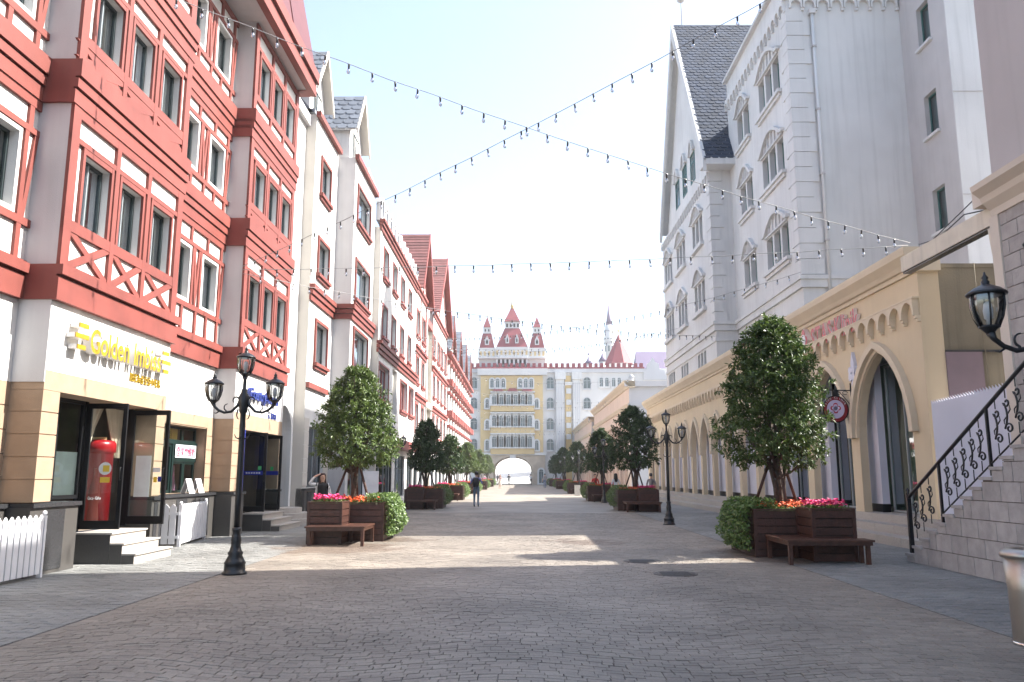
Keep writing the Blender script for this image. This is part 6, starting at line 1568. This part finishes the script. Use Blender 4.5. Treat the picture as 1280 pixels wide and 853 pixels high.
festoon('festoon string from the red gable to the far wing windows', (-6.9, 58.6, 11.2), (9.4, 47, 10.2), .8, .55, True)
festoon('festoon string from the terrace to the apartment wing scallops', (-6.8, 40, 8.0), (9.4, 50.5, 10.8), .8, .55, True)
for k in range(7):
    y = 66 + k * 9; festoon('faint distant festoon string ' + ('beside the wide red gable', 'past the wide red gable', 'by the first slate gable', 'by the second slate gable', 'by the third slate gable', 'by the last slate gable', 'just before the castle')[k], (-6.9, y, 10.2 - .25 * k), (9.1, y + (4 if k % 2 else -4), 9.0 - .2 * k), .7, .7, True, .009, 1.15)
# ================================================================ PEOPLE
def person(label, loc, rz, h, top, legs, hairc, shoes=(.02, .02, .02), pose='stand', hair='short', skirt=False, sleeve=None):
    """one continuous skinned body; clothing by region of the surface"""
    k = h / 1.72
    root = put('person', None, None, T(*loc) @ Matrix.Rotation(rz, 4, 'Z'), label, 'person')
    V = []; E_ = []; Rr = []; tag = []
    def j(p, r, parent=None):
        V.append(Vector(p) * k); Rr.append(r * k)
        if parent is not None: E_.append((parent, len(V) - 1))
        return len(V) - 1
    pel = j((0, 0, .95), .135); wa_ = j((0, .0, 1.10), .120, pel); ch = j((0, -.01, 1.28), .145, wa_); nk0 = j((0, 0, 1.42), .085, ch); nk = j((0, -.005, 1.48), .055, nk0)
    hd = j((0, -.015, 1.56), .078, nk); hd2 = j((0, -.02, 1.64), .088, hd); j((0, -.01, 1.70), .055, hd2)
    st = .16 if pose == 'walk' else 0
    for s in (-1, 1):
        hp_ = j((s * .09, 0, .90), .095, pel); kn = j((s * .095, -s * st * .55 - .01, .50), .062, hp_); an = j((s * .10, -s * st + (.02 if s * st >= 0 else .0), .09), .042, kn)
        j((s * .10, -s * st - .13, .035), .032, an)
        sh = j((s * .17, 0, 1.40), .062, ch)
        if pose == 'raise' and s < 0:
            el = j((s * .42, -.06, 1.42), .046, sh); wr = j((s * .28, -.10, 1.62), .034, el); hn = j((s * .14, -.08, 1.70), .036, wr); tips = [(s * .09, -.10, 1.72 + .012 * q) for q in (-2, -1, 0, 1)]; th = (s * .17, -.13, 1.68)
        elif pose == 'strap':
            el = j((s * .30, .02, 1.14), .046, sh); wr = j((s * .22, -.16, 1.26), .034, el); hn = j((s * .17, -.18, 1.32), .034, wr); tips = [(s * (.13 + .012 * q), -.17, 1.37) for q in range(4)]; th = (s * .13, -.19, 1.31)
        else:
            el = j((s * .25, .02 + s * st * .4, 1.13), .046, sh); wr = j((s * .27, -.04 + s * st * .8, .90), .033, el); hn = j((s * .27, -.05 + s * st * .85, .83), .035, wr); tips = [(s * .27, -.085 + .022 * q + s * st * .85, .74 + .008 * abs(q - 1.5)) for q in range(4)]; th = (s * .25, -.11 + s * st * .85, .79)
        for t in tips: j(t, .0105, hn)
        j(th, .011, hn)
    me = bpy.data.meshes.new('body'); me.from_pydata(V, E_, [])
    o = bpy.data.objects.new('body_build', me); col.objects.link(o)
    md = o.modifiers.new('s', 'SKIN'); md.use_smooth_shade = True
    for i, sv in enumerate(me.skin_vertices[0].data): sv.radius = (Rr[i], Rr[i] * (.8 if i in (pel, wa_, ch) else 1)); sv.use_root = (i == 0)
    o.modifiers.new('d', 'SUBSURF').levels = 1; o.modifiers['d'].render_levels = 1
    dg = bpy.context.evaluated_depsgraph_get(); dg.update(); bm = bpy.data.meshes.new_from_object(o.evaluated_get(dg)); bpy.data.objects.remove(o)
    bm.name = 'body'; bm.materials.clear()
    skin = mat('skin', (.55, .34, .25), .55, .05, 5); tm = mat('top_%.2f_%.2f_%.2f' % top, top, .8, .12, 12); lm = mat('legs_%.2f_%.2f_%.2f' % legs, legs, .8, .12, 12); hm = mat('hair_%.2f' % hairc[0], hairc, .5); smm = mat('shoe_%.2f' % shoes[0], shoes, .5)
    slm = mat('sleeve_%.2f' % sleeve[0], sleeve, .8, .1, 12) if sleeve else tm
    for m in (skin, tm, lm, smm, slm): bm.materials.append(m)
    for p in bm.polygons:
        c = p.center / k; ax = abs(c.x); i = 1
        if c.z > 1.465 and not (pose == 'raise' and c.x < -.2): i = 0
        if c.z < .075: i = 3
        elif c.z < .98 and ax < .22: i = 2
        if ax > .205: i = 4 if sleeve or c.z > 1.12 else 0
        if ax > .2 and c.z < .88: i = 0
        if pose == 'raise' and c.x < -.10 and c.z > 1.63: i = 0
        if skirt and .075 <= c.z < .55 and ax < .2: i = 0
        p.material_index = i
    put('body', bm, root)
    b = MB(); hz = 1.645 * k
    cap = [(.0, .095), (.05, .088), (.085, .055), (.098, .01), (.095, -.04), (.085, -.085)] if hair != 'long' else [(.0, .10), (.055, .092), (.092, .055), (.105, .0), (.11, -.08), (.12, -.2), (.12, -.32), (.09, -.40)]
    vs = []; n = 14
    for r, z in cap:
        for q in range(n):
            a = 2 * math.pi * q / n; f = 1.0; y = r * math.sin(a); zz = z
            if math.sin(a) < -.35 and z < .03: y = r * -.30; 
            vs.append((r * math.cos(a) * k, (y + .012) * k, hz + zz * k + .012 * k))
    fs = [(i * n + q, i * n + (q + 1) % n, (i + 1) * n + (q + 1) % n, (i + 1) * n + q) for i in range(len(cap) - 1) for q in range(n)]
    b.add(vs, fs, smooth=True); put('hair', b.raw('hair', hm), root)
    b = MB(); b.prism([(-.008 * k, hz - .03 * k), (.008 * k, hz - .03 * k), (.004 * k, hz + .0 * k), (-.004 * k, hz + .0 * k)], -.125 * k, -.095 * k); put('nose', b.mesh('nose', skin), root)
    for s in (-1, 1): b = MB(); b.lathe([(.002, -.006 * k), (.009 * k, 0), (.002, .006 * k)], 6, (s * .032 * k, -.102 * k, hz + .005 * k)); put('eye', b.mesh('eye', dark), root)
    b = MB(); b.box(-.02 * k, .02 * k, -.104 * k, -.098 * k, hz - .062 * k, hz - .053 * k); put('mouth', b.mesh('mouth', mat('lip', (.4, .12, .1), .5)), root)
    if skirt:
        b = MB(); b.lathe([(.14 * k, 1.0 * k), (.18 * k, .75 * k), (.22 * k, .5 * k)], 16, caps=False); put('skirt', b.mesh('skirt', lm), root)
    return root
# woman by the first tree: dark top, open white jacket, one hand raised to her hair
person('person in black top and open white jacket, one hand raised to long hair', (-5.75, 23.6, 0), R_(25), 1.63, (.015, .015, .018), (.02, .02, .025), (.045, .016, .012), pose='raise', hair='long', sleeve=(.70, .70, .70))
jk = put('jacket', None, None, T(-5.75, 23.6, 0) @ Matrix.Rotation(R_(25), 4, 'Z'), 'open white jacket worn over the black top by the first tree', 'jacket')
for s in (-1, 1):
    b = MB(); Q = []
    for i in range(7):
        a = math.pi / 2 + s * -(.0 + i * .36); Q.append((.185 * math.cos(a), .155 * math.sin(a)))
    for z0, z1, k0, k1 in ((.72, 1.0, 1.12, 1.08), (1.0, 1.3, 1.08, 1.02), (1.3, 1.38, 1.02, .9)):
        for i in range(6): b.quad((Q[i][0] * k0, Q[i][1] * k0, z0), (Q[i + 1][0] * k0, Q[i + 1][1] * k0, z0), (Q[i + 1][0] * k1, Q[i + 1][1] * k1, z1), (Q[i][0] * k1, Q[i][1] * k1, z1))
    put('jacket_half', b.raw('jacket_half', whitep), jk)
# man walking away with a backpack
person('person in blue shirt and jeans walking away under a black backpack', (-2.22, 41.3, 0), math.pi - .1, 1.76, (.16, .19, .42), (.13, .19, .27), (.012, .010, .010), pose='strap')
bp_ = thing('backpack', 'black backpack on the back of the walker in blue shirt', 'backpack', (-2.22, 41.3, .0), math.pi - .1)
b = MB(); b.lathe([(.10, 1.0), (.16, 1.03), (.165, 1.25), (.14, 1.42), (.05, 1.47)], 14); m_ = b.mesh('pack', mat('black_nylon', (.012, .012, .014), .6)); put('pack', m_, bp_, T(0, .20, 0) @ S(1, .62, 1))
for s in (-1, 1): b = MB(); b.tube([(s * .1, .16, 1.44), (s * .12, .03, 1.50), (s * .12, -.14, 1.40), (s * .13, -.12, 1.2), (s * .12, .13, 1.08)], .018, 6); put('strap', b.mesh('strap', MATS['black_nylon']), bp_)
bp_2 = [
 ('distant person in white top and pale trousers at the castle passage', (-4.9, 112, 0), 3.0, 1.7, (.6, .6, .62), (.35, .38, .45), (.03, .02, .02), 'walk', 'short', False),
 ('distant person in dark clothes inside the castle passage', (-3.6, 131, 0), 3.1, 1.72, (.03, .03, .04), (.03, .03, .035), (.02, .02, .02), 'walk', 'short', False),
 ('distant person in pale top and light shorts walking up the street', (-2.35, 96, 0), .1, 1.64, (.45, .30, .28), (.5, .45, .4), (.03, .02, .02), 'walk', 'long', True),
 ('distant person in black jacket at the middle of the passage', (-1.75, 128, 0), 3.1, 1.75, (.025, .025, .03), (.05, .05, .06), (.02, .02, .02), 'walk', 'short', False),
 ('distant person in white shirt and dark trousers at the passage edge', (1.65, 126, 0), 3.1, 1.72, (.65, .65, .66), (.03, .03, .05), (.02, .02, .02), 'stand', 'short', False),
 ('distant person in grey jacket and jeans by the small arched door', (3.05, 100, 0), 3.0, 1.74, (.25, .25, .28), (.10, .14, .24), (.02, .02, .02), 'walk', 'short', False),
 ('person in white dress with long dark hair behind the middle planter', (5.35, 45.5, 0), 3.4, 1.66, (.62, .64, .66), (.55, .57, .6), (.015, .012, .012), 'stand', 'long', True),
 ('person in red coat behind the far tree box', (4.95, 53.5, 0), .2, 1.66, (.55, .03, .03), (.5, .5, .5), (.02, .015, .015), 'stand', 'short', False),
 ('person in grey patterned top by the arcade steps', (6.9, 42.8, 0), 2.6, 1.68, (.22, .2, .2), (.05, .05, .06), (.02, .02, .02), 'stand', 'short', False)]
for lb, loc, rz, h, tp, lg_, hc, ps_, hr, sk in bp_2: person(lb, loc, rz, h, tp, lg_, hc, pose=ps_, hair=hr, skirt=sk)

# ================================================================ AIR: thin even haze over the whole street
hm_ = bpy.data.materials.new('thin_haze'); hm_.use_nodes = True
N = hm_.node_tree.nodes; N.remove(N['Principled BSDF'])
pv_ = N.new('ShaderNodeVolumePrincipled'); pv_.inputs['Color'].default_value = (1, .99, .97, 1); pv_.inputs['Density'].default_value = HAZE; pv_.inputs['Anisotropy'].default_value = .2
hm_.node_tree.links.new(pv_.outputs[0], N['Material Output'].inputs['Volume'])
b = MB(); b.box(-150, 150, -40, 330, -1.1, 48); put('haze', b.mesh('haze', hm_), kind='stuff')
